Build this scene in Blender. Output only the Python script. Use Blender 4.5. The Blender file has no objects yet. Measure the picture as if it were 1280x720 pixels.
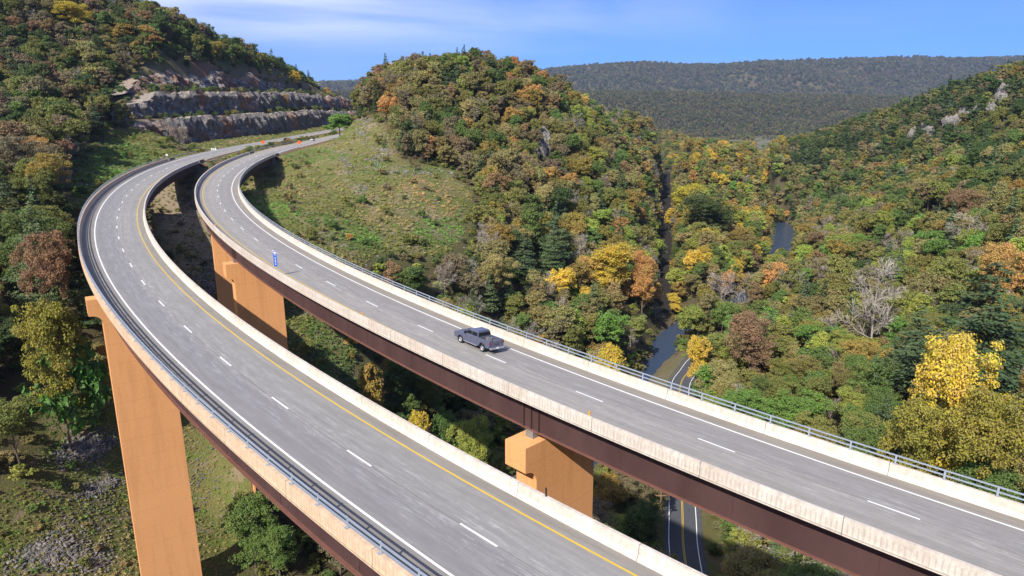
import bpy, bmesh, math, random
import numpy as np
from mathutils import Vector, Matrix
R_=math.radians
rng=np.random.RandomState(7); random.seed(7)
scene=bpy.context.scene; COL=scene.collection
# ---------------------------------------------------------------- camera
F=839.9; PITCH=0.24958; ZC=90.0
cam=bpy.data.cameras.new('camera'); camo=bpy.data.objects.new('camera',cam); COL.objects.link(camo)
camo.location=(0,0,ZC); camo.rotation_euler=(math.pi/2-PITCH,0,0)
cam.sensor_width=36; cam.lens=36*F/1280; cam.clip_start=1; cam.clip_end=40000
scene.camera=camo
# ---------------------------------------------------------------- world
SUN_EL=41.0; SUN_AZ=206.0
w=bpy.data.worlds.new('World'); scene.world=w; w.use_nodes=True
nt=w.node_tree; nt.nodes.clear()
out=nt.nodes.new('ShaderNodeOutputWorld'); bg=nt.nodes.new('ShaderNodeBackground'); sky=nt.nodes.new('ShaderNodeTexSky')
sky.sky_type='NISHITA'; sky.sun_disc=False; sky.sun_elevation=R_(SUN_EL); sky.sun_rotation=R_(SUN_AZ)
sky.air_density=1.0; sky.dust_density=0.35; sky.ozone_density=2.2; sky.altitude=700
bg.inputs['Strength'].default_value=0.105
tc=nt.nodes.new('ShaderNodeTexCoord')
def wn(t,**k):
    n=nt.nodes.new(t)
    for a,b in k.items(): setattr(n,a,b)
    return n
# thin cirrus: noise on the direction, projected onto a high flat layer
sep=wn('ShaderNodeSeparateXYZ'); nt.links.new(tc.outputs['Generated'],sep.inputs[0])
zz=wn('ShaderNodeMath',operation='ADD'); zz.inputs[1].default_value=0.10; nt.links.new(sep.outputs['Z'],zz.inputs[0])
dx=wn('ShaderNodeMath',operation='DIVIDE'); dy=wn('ShaderNodeMath',operation='DIVIDE')
for o,n in((sep.outputs['X'],dx),(sep.outputs['Y'],dy)):
    nt.links.new(o,n.inputs[0]); nt.links.new(zz.outputs[0],n.inputs[1])
cb=wn('ShaderNodeCombineXYZ'); nt.links.new(dx.outputs[0],cb.inputs[0]); nt.links.new(dy.outputs[0],cb.inputs[1])
mp=wn('ShaderNodeMapping'); mp.inputs['Scale'].default_value=(0.42,0.42,1); mp.inputs['Rotation'].default_value=(0,0,R_(-12)); mp.inputs['Location'].default_value=(0.15,0.55,0)
nt.links.new(cb.outputs[0],mp.inputs[0])
nz=wn('ShaderNodeTexNoise'); nz.inputs['Scale'].default_value=1.0; nz.inputs['Detail'].default_value=6; nz.inputs['Roughness'].default_value=0.5; nz.inputs['Distortion'].default_value=0.5
nt.links.new(mp.outputs[0],nz.inputs['Vector'])
cr=wn('ShaderNodeValToRGB'); cr.color_ramp.elements[0].position=0.33; cr.color_ramp.elements[1].position=0.58
nt.links.new(nz.outputs['Fac'],cr.inputs[0])
# more cloud to the left of the view
gl=wn('ShaderNodeMapRange'); gl.inputs['From Min'].default_value=0.32; gl.inputs['From Max'].default_value=-0.25; gl.inputs['To Min'].default_value=0.10; gl.inputs['To Max'].default_value=1.0
nt.links.new(sep.outputs['X'],gl.inputs['Value'])
mu=wn('ShaderNodeMath',operation='MULTIPLY'); nt.links.new(cr.outputs[0],mu.inputs[0]); nt.links.new(gl.outputs[0],mu.inputs[1])
el_=wn('ShaderNodeMapRange',interpolation_type='SMOOTHSTEP'); el_.inputs['From Min'].default_value=0.075; el_.inputs['From Max'].default_value=0.135; el_.inputs['To Min'].default_value=0.12; el_.inputs['To Max'].default_value=0.85
nt.links.new(sep.outputs['Z'],el_.inputs['Value'])
mu2=wn('ShaderNodeMath',operation='MULTIPLY'); nt.links.new(el_.outputs[0],mu2.inputs[1]); nt.links.new(mu.outputs[0],mu2.inputs[0])
tintn=wn('ShaderNodeMix',data_type='RGBA',blend_type='MULTIPLY'); tintn.inputs[0].default_value=1.0
tintn.inputs[7].default_value=(0.22,0.44,0.98,1)
nt.links.new(sky.outputs[0],tintn.inputs[6])
mx=wn('ShaderNodeMix',data_type='RGBA'); mx.inputs[7].default_value=(7.2,7.6,8.9,1)
nt.links.new(mu2.outputs[0],mx.inputs[0]); nt.links.new(tintn.outputs[2],mx.inputs[6]); nt.links.new(mx.outputs[2],bg.inputs[0])
nt.links.new(bg.outputs[0],out.inputs[0])
# ---------------------------------------------------------------- sun
sl=bpy.data.lights.new('sun','SUN'); sl.energy=4.9; sl.angle=R_(0.53); sl.color=(1.0,0.945,0.86)
so=bpy.data.objects.new('sun',sl); COL.objects.link(so)
so.rotation_euler=(R_(90-SUN_EL),0,R_(180-SUN_AZ)); so.location=(0,0,300)
scene.view_settings.view_transform='Standard'; scene.view_settings.look='None'; scene.view_settings.exposure=0.56; scene.view_settings.gamma=1
HAZE=5.2e-5
# ---------------------------------------------------------------- helpers
cP,sP=math.cos(PITCH),math.sin(PITCH)
def at(px,py,Y,dz=0):
    "world point on the ray through photo pixel (px,py) at forward distance Y"
    x=(px-640)/F; y=-(py-360)/F
    t=Y/(cP+y*sP)
    return (x*t,Y,ZC+(-sP+y*cP)*t+dz)
def atz(px,py,z):
    x=(px-640)/F; y=-(py-360)/F
    t=(z-ZC)/(-sP+y*cP)
    return (x*t,(cP+y*sP)*t,z)
def proj(x,y,z):
    z=np.asarray(z)-ZC
    d=np.maximum(np.asarray(y)*cP-z*sP,1e-3); u=np.asarray(y)*sP+z*cP
    return 640+F*np.asarray(x)/d, 360-F*u/d, d
def smooth(a,b,x):
    t=np.clip((np.asarray(x,float)-a)/(b-a),0,1); return t*t*(3-2*t)
def link(o,parent=None):
    COL.objects.link(o)
    if parent is not None: o.parent=parent
    return o
def tag(o,label=None,cat=None,group=None,kind=None):
    if label: o['label']=label
    if cat: o['category']=cat
    if group: o['group']=group
    if kind: o['kind']=kind
    return o
def empty(name,loc=(0,0,0),rz=0):
    o=bpy.data.objects.new(name,None); o.empty_display_size=0.5; COL.objects.link(o); o.location=loc; o.rotation_euler=(0,0,rz); return o
def np_mesh(name,V,Fc,smooth_=False):
    V=np.asarray(V,np.float32).reshape(-1,3); Fc=np.asarray(Fc,np.int32)
    n=Fc.shape[1]; me=bpy.data.meshes.new(name)
    me.vertices.add(len(V)); me.vertices.foreach_set('co',V.ravel())
    me.loops.add(Fc.size); me.loops.foreach_set('vertex_index',Fc.ravel())
    me.polygons.add(len(Fc)); me.polygons.foreach_set('loop_start',np.arange(0,Fc.size,n,dtype=np.int32))
    try: me.polygons.foreach_set('loop_total',np.full(len(Fc),n,np.int32))
    except Exception: pass
    me.polygons.foreach_set('use_smooth',np.full(len(Fc),smooth_,bool))
    me.update(calc_edges=True); me.validate(); return me
class MB:
    def __init__(s): s.v=[]; s.f=[]
    def add(s,v,f):
        b=len(s.v); s.v+= [tuple(map(float,p)) for p in v]; s.f+=[tuple(b+i for i in q) for q in f]; return s
    def box(s,c,d,M=None):
        x,y,z=[k/2 for k in d]; p=[Vector((i*x,j*y,k*z)) for i in(-1,1) for j in(-1,1) for k in(-1,1)]
        if M is not None: p=[M@q for q in p]
        p=[q+Vector(c) for q in p]
        return s.add(p,[(0,1,3,2),(4,6,7,5),(0,4,5,1),(2,3,7,6),(0,2,6,4),(1,5,7,3)])
    def prism(s,poly,ax0,ax1,fn):
        "poly 2D, extruded between ax0 and ax1; fn(u,v,w)->xyz"
        n=len(poly); v=[fn(u,w_,ax0) for u,w_ in poly]+[fn(u,w_,ax1) for u,w_ in poly]
        f=[tuple(range(n))[::-1],tuple(range(n,2*n))]+[(i,(i+1)%n,n+(i+1)%n,n+i) for i in range(n)]
        return s.add(v,f)
    def tube(s,a,b,r0,r1,n=6):
        a=Vector(a);b=Vector(b);d=(b-a).normalized(); u=d.orthogonal().normalized(); w_=d.cross(u)
        v=[];
        for p,r in((a,r0),(b,r1)):
            for i in range(n):
                t=2*math.pi*i/n; v.append(p+u*(r*math.cos(t))+w_*(r*math.sin(t)))
        return s.add(v,[(i,(i+1)%n,n+(i+1)%n,n+i) for i in range(n)]+[tuple(range(n))[::-1],tuple(range(n,2*n))])
    def build(s,name,mat,parent=None,smooth_=False,bevel=0):
        me=bpy.data.meshes.new(name); me.from_pydata(s.v,[],s.f); 
        bm=bmesh.new(); bm.from_mesh(me); bmesh.ops.recalc_face_normals(bm,faces=bm.faces)
        if bevel: bmesh.ops.bevel(bm,geom=list(bm.edges),offset=bevel,segments=2,affect='EDGES',clamp_overlap=True)
        bm.to_mesh(me); bm.free()
        if smooth_:
            for p in me.polygons: p.use_smooth=True
        me.materials.append(mat); o=bpy.data.objects.new(name,me); return link(o,parent)
# ---------------------------------------------------------------- materials
class Mat:
    def __init__(s,name,rough=0.8,spec=0.3,metal=0):
        s.m=bpy.data.materials.new(name); s.m.use_nodes=True; s.nt=s.m.node_tree
        s.b=s.nt.nodes['Principled BSDF']; s.b.inputs['Roughness'].default_value=rough
        s.b.inputs['Specular IOR Level'].default_value=spec; s.b.inputs['Metallic'].default_value=metal
    def n(s,t,**k):
        n=s.nt.nodes.new(t)
        for a,b in k.items():
            if a.startswith('i_'):
                key=a[2:]; key=int(key) if key.isdigit() else key.replace('_',' ')
                n.inputs[key].default_value=b
            else: setattr(n,a,b)
        return n
    def l(s,a,b): s.nt.links.new(a,b)
    def coord(s,scale=(1,1,1),kind='Object',rot=(0,0,0)):
        c=s.n('ShaderNodeTexCoord'); m=s.n('ShaderNodeMapping'); m.inputs['Scale'].default_value=scale; m.inputs['Rotation'].default_value=rot
        s.l(c.outputs[kind],m.inputs[0]); return m.outputs[0]
    def noise(s,vec,scale,detail=4,rough=0.55,dist=0):
        n=s.n('ShaderNodeTexNoise'); n.inputs['Scale'].default_value=scale; n.inputs['Detail'].default_value=detail; n.inputs['Roughness'].default_value=rough; n.inputs['Distortion'].default_value=dist
        s.l(vec,n.inputs['Vector']); return n.outputs['Fac']
    def ramp(s,fac,stops):
        r=s.n('ShaderNodeValToRGB'); e=r.color_ramp.elements
        while len(e)<len(stops): e.new(0.5)
        for k,(p,c) in zip(e,stops): k.position=p; k.color=(c if len(c)==4 else tuple(c)+(1,)) if isinstance(c,tuple) else (c,c,c,1)
        s.l(fac,r.inputs[0]); return r.outputs[0]
    def mix(s,fac,a,b,mode='MIX'):
        m=s.n('ShaderNodeMix',data_type='RGBA',blend_type=mode)
        for k,x in((0,fac),(6,a),(7,b)):
            if isinstance(x,(int,float)): m.inputs[k].default_value=x
            elif isinstance(x,tuple): m.inputs[k].default_value=x if len(x)==4 else x+(1,)
            else: s.l(x,m.inputs[k])
        return m.outputs[2]
    def math(s,op,a,b=0.0,clamp=False):
        m=s.n('ShaderNodeMath',operation=op); m.use_clamp=clamp
        for k,x in((0,a),(1,b)):
            if isinstance(x,(int,float)): m.inputs[k].default_value=x
            else: s.l(x,m.inputs[k])
        return m.outputs[0]
    def color(s,c):
        if isinstance(c,tuple): s.b.inputs['Base Color'].default_value=c if len(c)==4 else c+(1,)
        else: s.l(c,s.b.inputs['Base Color'])
        return s
    def bump(s,h,strength=0.4,dist=0.1):
        b=s.n('ShaderNodeBump'); b.inputs['Strength'].default_value=strength; b.inputs['Distance'].default_value=dist
        s.l(h,b.inputs['Height']); s.l(b.outputs[0],s.b.inputs['Normal']); return s
def simple(name,c,rough=0.6,spec=0.4,metal=0,var=0.15,scale=3):
    m=Mat(name,rough,spec,metal); v=m.noise(m.coord(),scale,3)
    m.color(m.mix(m.math('MULTIPLY',v,1.0),tuple(x*(1-var) for x in c),tuple(min(1,x*(1+var)) for x in c))); return m.m
MT={}
# deck pavement: broomed concrete with worn lanes, blotches and tyre-polished bands ('lat' attribute = metres from the dashed line, 'lon' = metres along)
def deck_mat(name,base,lane):
    m=Mat(name,0.85,0.25)
    a=m.n('ShaderNodeAttribute',attribute_name='uvw'); sp=m.n('ShaderNodeSeparateXYZ'); m.l(a.outputs['Vector'],sp.inputs[0])
    lat,lon=sp.outputs[0],sp.outputs[1]
    v=m.coord()
    big=m.noise(v,0.06,4,0.6); mid=m.noise(v,0.9,5,0.65,0.6); fine=m.noise(v,14,3,0.7)
    cbv=m.n('ShaderNodeCombineXYZ'); m.l(m.math('MULTIPLY',lat,1.4),cbv.inputs[0]); m.l(m.math('MULTIPLY',lon,0.12),cbv.inputs[1])
    streak=m.noise(cbv.outputs[0],1.6,5,0.6,0.3)
    col=m.mix(big,tuple(x*0.86 for x in base),tuple(x*1.12 for x in base))
    # darker bluish travelled lane
    ln=m.math('ABSOLUTE',m.math('SUBTRACT',lat,lane))
    lm=m.n('ShaderNodeMapRange',interpolation_type='SMOOTHSTEP'); lm.inputs['From Min'].default_value=1.9; lm.inputs['From Max'].default_value=1.2; m.l(ln,lm.inputs['Value'])
    col=m.mix(m.math('MULTIPLY',lm.outputs[0],0.75),col,(base[0]*0.82,base[1]*0.825,base[2]*0.87))
    sh=m.n('ShaderNodeMapRange',interpolation_type='SMOOTHSTEP'); sh.inputs['From Min'].default_value=3.4; sh.inputs['From Max'].default_value=4.2; m.l(m.math('ABSOLUTE',lat),sh.inputs['Value'])
    col=m.mix(m.math('MULTIPLY',sh.outputs[0],0.55),col,(base[0]*0.72,base[1]*0.66,base[2]*0.57))
    col=m.mix(0.6,col,m.ramp(streak,[(0.3,0.15),(0.7,0.42)]),'SOFT_LIGHT')
    # pale scuffs
    sc=m.ramp(m.noise(cbv.outputs[0],3.2,7,0.78,1.0),[(0.52,0.0),(0.66,1.0)])
    near=m.n('ShaderNodeMapRange',interpolation_type='SMOOTHSTEP'); near.inputs['From Min'].default_value=3.4; near.inputs['From Max'].default_value=0.3; m.l(m.math('ABSOLUTE',lat),near.inputs['Value'])
    col=m.mix(m.math('MULTIPLY',m.math('MULTIPLY',sc,near.outputs[0]),0.62),col,(0.54,0.53,0.50))
    col=m.mix(m.math('MULTIPLY',m.ramp(mid,[(0.42,0.0),(0.75,1.0)]),0.42),col,(base[0]*0.6,base[1]*0.6,base[2]*0.6))
    col=m.mix(0.10,col,m.ramp(fine,[(0.3,0.0),(0.7,1.0)]),'OVERLAY')
    # sealed crack along the lane joint, tyre paths and oil strip
    jw=m.math('ABSOLUTE',m.math('SUBTRACT',lat,m.math('MULTIPLY',m.math('SUBTRACT',m.noise(cbv.outputs[0],0.6,2),0.5),0.25)))
    col=m.mix(m.math('MULTIPLY',m.math('LESS_THAN',jw,0.03),0.55),col,(0.07,0.07,0.07))
    for c_ in(-1.8,1.8):
        wp=m.math('ABSOLUTE',m.math('SUBTRACT',m.math('ABSOLUTE',m.math('SUBTRACT',lat,c_)),0.85))
        mr=m.n('ShaderNodeMapRange',interpolation_type='SMOOTHSTEP'); mr.inputs['From Min'].default_value=0.45; mr.inputs['From Max'].default_value=0.10; m.l(wp,mr.inputs['Value'])
        col=m.mix(m.math('MULTIPLY',m.math('MULTIPLY',mr.outputs[0],0.22),m.math('ADD',0.4,streak)),col,(base[0]*0.55,base[1]*0.55,base[2]*0.56))
    # curb-side grime
    m.color(col); m.bump(fine,0.15,0.01); return m.m
MT['deck_left']=deck_mat('pavement_left',(0.325,0.312,0.292),-1.8)
MT['deck_right']=deck_mat('pavement_right',(0.345,0.326,0.297),1.8)
def concrete(name,base,rib=0.0,tone=(0.45,0.38,0.30)):
    m=Mat(name,0.9,0.2); a=m.n('ShaderNodeAttribute',attribute_name='uvw'); sp=m.n('ShaderNodeSeparateXYZ'); m.l(a.outputs['Vector'],sp.inputs[0])
    v=m.coord(); n1=m.noise(v,0.25,5,0.6); n2=m.noise(v,3,5,0.7)
    cbv=m.n('ShaderNodeCombineXYZ'); m.l(sp.outputs[1],cbv.inputs[0]); m.l(m.math('MULTIPLY',sp.outputs[2],0.12),cbv.inputs[1])
    st=m.noise(cbv.outputs[0],2.2,4,0.7)
    col=m.mix(m.ramp(n1,[(0.35,0.0),(0.65,1.0)]),base,tone)
    col=m.mix(m.math('MULTIPLY',m.ramp(st,[(0.42,0.0),(0.62,1.0)]),0.45),col,tuple(x*0.72 for x in tone))
    col=m.mix(0.25,col,m.ramp(n2,[(0.3,0.2),(0.7,0.8)]),'OVERLAY')
    # expansion joints every 12.2 m
    fr=m.math('FRACT',m.math('DIVIDE',sp.outputs[1],9.15)); j=m.math('LESS_THAN',fr,0.006)
    col=m.mix(m.math('MULTIPLY',j,0.75),col,(0.10,0.09,0.08))
    if rib:
        fr2=m.math('FRACT',m.math('DIVIDE',sp.outputs[1],0.30)); rb=m.math('LESS_THAN',fr2,0.33)
        face=m.math('GREATER_THAN',sp.outputs[0],0.5)
        zb=m.math('MULTIPLY',m.math('LESS_THAN',sp.outputs[2],0.62),m.math('GREATER_THAN',sp.outputs[2],-0.05))
        col=m.mix(m.math('MULTIPLY',m.math('MULTIPLY',m.math('MULTIPLY',rb,face),zb),rib),col,tuple(x*0.55 for x in tone))
        zl=m.math('COMPARE',sp.outputs[2],-0.12); zl.node.inputs[2].default_value=0.03
        col=m.mix(m.math('MULTIPLY',m.math('MULTIPLY',zl,face),0.6),col,(0.15,0.12,0.10))
    m.color(col); m.bump(n2,0.2,0.02); return m.m
MT['parapet']=concrete('parapet_concrete',(0.60,0.55,0.48),0.36,(0.54,0.455,0.37))
MT['parapet_tan']=concrete('parapet_tan_concrete',(0.64,0.48,0.335),0.22,(0.58,0.41,0.27))
# weathering steel
m=Mat('weathering_steel',0.75,0.25); v=m.coord((1,1,0.35)); a=m.noise(v,0.35,5,0.6); b=m.noise(m.coord((1,1,0.15)),1.6,5,0.7)
col=m.mix(m.ramp(a,[(0.35,0.0),(0.65,1.0)]),(0.056,0.028,0.026),(0.076,0.040,0.037))
col=m.mix(m.math('MULTIPLY',m.ramp(b,[(0.66,0.0),(0.76,1.0)]),0.4),col,(0.14,0.065,0.045)); m.color(col); m.bump(b,0.1,0.02); MT['steel']=m.m
MT['steel_flange']=simple('flange_steel',(0.17,0.078,0.058),0.8,0.2,0,0.3,1.5)
# ochre coated pier concrete
m=Mat('ochre_pier_concrete',0.9,0.15); v=m.coord(); a=m.noise(v,0.10,4,0.6); b=m.noise(m.coord((1,1,0.08)),1.1,5,0.65); c=m.noise(v,6,3)
col=m.mix(a,(0.68,0.32,0.125),(0.75,0.37,0.155)); col=m.mix(m.math('MULTIPLY',m.ramp(b,[(0.5,0.0),(0.68,1.0)]),0.45),col,(0.55,0.26,0.10)); col=m.mix(0.1,col,m.ramp(c,[(0.3,0.0),(0.7,1.0)]),'OVERLAY')
zc_=m.n('ShaderNodeSeparateXYZ'); m.l(m.coord(),zc_.inputs[0]); lift=m.math('LESS_THAN',m.math('FRACT',m.math('DIVIDE',zc_.outputs[2],3.05)),0.010)
col=m.mix(m.math('MULTIPLY',lift,0.5),col,(0.35,0.15,0.06))
m.color(col); m.bump(c,0.1,0.01); MT['pier']=m.m
MT['white_paint']=simple('white_paint',(0.78,0.78,0.76),0.6,0.3,0,0.10,6)
MT['yellow_paint']=simple('yellow_paint',(0.62,0.40,0.035),0.6,0.3,0,0.12,6)
MT['rail']=simple('galvanised_rail',(0.36,0.40,0.45),0.42,0.5,0.35,0.15,2)
MT['rail_dull']=simple('weathered_rail',(0.22,0.21,0.20),0.6,0.4,0.2,0.2,2)
MT['wood']=simple('pole_wood',(0.26,0.16,0.09),0.9,0.1,0,0.3,4)
MT['black']=simple('black_rubber',(0.018,0.018,0.019),0.8,0.3)
MT['orange']=simple('orange_sign',(0.85,0.13,0.02),0.5,0.3,0,0.05)
MT['blue']=simple('blue_sign',(0.03,0.13,0.62),0.45,0.4,0,0.08)
MT['white']=simple('white_sign',(0.8,0.8,0.8),0.5,0.3,0,0.05)
MT['amber']=simple('amber_reflector',(0.75,0.36,0.02),0.4,0.5,0,0.05)
# foliage: colour comes with each tree ('tint'), leaves vary around it
def foliage(name,trans=0.30,vary=0.55):
    m=Mat(name,0.75,0.18); a=m.n('ShaderNodeAttribute',attribute_name='tint',attribute_type='INSTANCER')
    geo=m.n('ShaderNodeNewGeometry'); oi=m.n('ShaderNodeObjectInfo')
    tcn=m.n('ShaderNodeTexCoord'); cl=m.noise(tcn.outputs['Object'],0.45,3,0.6)
    ad=m.n('ShaderNodeVectorMath',operation='ADD'); m.l(tcn.outputs['Object'],ad.inputs[0]); 
    rv=m.n('ShaderNodeCombineXYZ'); m.l(m.math('MULTIPLY',oi.outputs['Random'],50.0),rv.inputs[0]); m.l(rv.outputs[0],ad.inputs[1])
    cl=m.noise(ad.outputs[0],0.42,3,0.6)
    hs=m.n('ShaderNodeHueSaturation'); gm=m.mix(1.0,a.outputs['Color'],(0.74,0.86,0.80,1),'MULTIPLY')
    big_=m.noise(ad.outputs[0],0.22,3,0.7); m.l(m.mix(m.ramp(m.math('ADD',big_,m.math('MULTIPLY',m.math('SUBTRACT',geo.outputs['Random Per Island'],0.5),0.25)),[(0.46,0.0),(0.66,1.0)]),a.outputs['Color'],gm),hs.inputs['Color'])
    m.l(m.math('ADD',0.5,m.math('MULTIPLY',m.math('SUBTRACT',cl,0.5),0.06)),hs.inputs['Hue'])
    m.l(m.math('ADD',1.0-vary/2,m.math('MULTIPLY',geo.outputs['Random Per Island'],vary)),hs.inputs['Value'])
    m.l(m.math('ADD',0.78,m.math('MULTIPLY',geo.outputs['Random Per Island'],0.24)),hs.inputs['Saturation'])
    m.l(hs.outputs[0],m.b.inputs['Base Color'])
    tr=m.n('ShaderNodeBsdfTranslucent'); m.l(hs.outputs[0],tr.inputs['Color']); ms=m.n('ShaderNodeMixShader'); ms.inputs[0].default_value=trans
    o=m.nt.nodes['Material Output']; m.l(m.b.outputs[0],ms.inputs[1]); m.l(tr.outputs[0],ms.inputs[2]); m.l(ms.outputs[0],o.inputs[0]); return m.m
MT['leaf']=foliage('leaves'); MT['needle']=foliage('needles',0.12,0.5)
MT['bark']=simple('bark',(0.13,0.105,0.08),0.95,0.1,0,0.35,2); MT['pale_bark']=simple('pale_bark',(0.34,0.30,0.26),0.9,0.1,0,0.3,3)
# ground
m=Mat('ground',0.95,0.1); v=m.coord()
za=m.n('ShaderNodeAttribute',attribute_name='zone'); sp=m.n('ShaderNodeSeparateColor'); m.l(za.outputs['Color'],sp.inputs[0])
n1=m.noise(v,0.05,5,0.6); n2=m.noise(v,0.35,6,0.65,0.4); n3=m.noise(v,2.2,5,0.7); n4=m.noise(v,0.018,4,0.6); n5=m.noise(v,0.09,5,0.7,1.0)
lit=m.mix(n2,(0.050,0.046,0.022),(0.125,0.10,0.05))
gr=m.mix(m.ramp(n1,[(0.35,0.0),(0.6,1.0)]),(0.105,0.135,0.035),(0.20,0.165,0.070))
gr=m.mix(m.ramp(n2,[(0.48,0.0),(0.62,1.0)]),gr,(0.12,0.17,0.035)); gr=m.mix(m.math('MULTIPLY',m.ramp(n3,[(0.50,0.0),(0.68,1.0)]),0.55),gr,(0.20,0.15,0.06)); gr=m.mix(m.math('MULTIPLY',m.ramp(n3,[(0.30,1.0),(0.46,0.0)]),0.6),gr,(0.035,0.05,0.012))
gr=m.mix(m.math('MULTIPLY',m.ramp(n5,[(0.53,0.0),(0.60,1.0)]),0.85),gr,(0.26,0.20,0.13)); gv=m.mix(n3,(0.20,0.155,0.105),(0.34,0.27,0.19)); gv=m.mix(m.math('MULTIPLY',m.ramp(n2,[(0.5,0.0),(0.65,1.0)]),0.5),gv,(0.14,0.11,0.06))
fd=m.mix(m.ramp(n4,[(0.45,0.0),(0.55,1.0)]),(0.085,0.10,0.045),(0.19,0.165,0.11))
col=m.mix(sp.outputs[0],lit,gr); col=m.mix(sp.outputs[1],col,gv); col=m.mix(sp.outputs[2],col,fd)
col=m.mix(za.outputs['Alpha'],col,m.mix(n2,(0.17,0.085,0.055),(0.30,0.165,0.11)))
m.color(col); m.bump(n3,0.9,0.5); MT['ground']=m.m
# rock
def rockmat(name,streak=True,k=1.0):
    m=Mat(name,0.92,0.15); v=m.coord()
    n1=m.noise(v,0.10,5,0.6); n2=m.noise(v,0.9,7,0.72,0.5); st=m.noise(m.coord((1,1,0.14)),0.55,6,0.7,0.3); lg=m.noise(v,0.028,3,0.5)
    c=m.mix(m.ramp(n2,[(0.35,0.0),(0.65,1.0)]),tuple(k*x for x in(0.055,0.055,0.058)),tuple(k*x for x in(0.30,0.27,0.235)))
    if streak:
        c=m.mix(m.math('MULTIPLY',m.ramp(st,[(0.42,0.0),(0.58,1.0)]),0.75),c,(0.085,0.080,0.078))
        c=m.mix(m.math('MULTIPLY',m.ramp(lg,[(0.52,0.0),(0.57,1.0)]),0.75),c,(0.24,0.115,0.065))
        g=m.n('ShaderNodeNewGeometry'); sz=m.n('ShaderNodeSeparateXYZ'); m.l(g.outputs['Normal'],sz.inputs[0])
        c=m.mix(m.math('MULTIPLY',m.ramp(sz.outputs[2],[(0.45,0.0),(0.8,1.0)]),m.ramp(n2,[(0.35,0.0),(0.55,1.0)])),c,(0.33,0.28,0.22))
    m.color(c); m.bump(n2,0.9,0.6); return m.m
MT['cliff']=rockmat('blasted_rock',True,1.12); MT['rock']=rockmat('pale_rock',False,1.1)
# water
m=Mat('river_water',0.04,0.5); m.b.inputs['Base Color'].default_value=(0.035,0.058,0.10,1); m.b.inputs['IOR'].default_value=1.33  # base tinted blue to strengthen the sky's reflection
m.bump(m.noise(m.coord(),2.0,4),1.0,0.30); MT['water']=m.m
MT['dark_track']=simple('dark_ballast',(0.030,0.026,0.022),0.95,0.1,0,0.3,0.5)  # tree shade over the track, put into a near-black base colour
MT['asphalt']=simple('asphalt',(0.075,0.078,0.085),0.85,0.25,0,0.18,0.7)
# ---------------------------------------------------------------- road alignments
P_=12.192
Lraw=[(0,-3.07,34.85),(1,-11.64,43.4),(2,-20.03,52.17),(3,-28.2,61.28),(4,-36.09,70.59),(5,-43.58,79.99),(6,-50.95,89.85),(7,-58.07,99.87),(8,-64.84,109.96),
 (9.88,-76.67,129.31),(10.88,-82.74,140.08),(11.88,-88.29,150.64),(12.88,-93.67,161.68),(13.88,-98.77,172.61),(14.88,-103.5,183.73),(15.88,-108.04,195.21),(16.88,-112.43,206.9),(17.88,-115.98,218.16),(18.88,-119.62,230.17),(19.88,-122.37,241.27),(20.88,-125.27,253.47),(21.88,-127.68,265.56)]
Rraw=[(0,23.34,39.42),(1,14.46,47.63),(2,5.92,55.96),(3,-2.54,64.89),(4,-11.0,74.21),(5,-18.87,83.16),(6,-26.36,92.65),(7,-33.9,102.88),(8,-40.52,112.24),(9,-47.47,122.28),(10,-53.96,132.51),
 (10.88,-60.03,142.87),(11.88,-64.98,151.95),(12.88,-70.41,162.45),(13.88,-75.52,173.2),(14.88,-80.48,184.31),(15.88,-84.67,194.97),(16.88,-88.99,206.7),(17.88,-92.64,217.7),(18.88,-95.8,228.48),(19.88,-99.19,240.61),(20.88,-102.14,252.32),(21.88,-104.5,263.95),(22.88,-106.76,276.34),(23.88,-108.17,287.28),(24.88,-109.87,299.51),(25.88,-111.34,311.93),(26.88,-112.34,323.99),(27.88,-113.3,337.0)]
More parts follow.
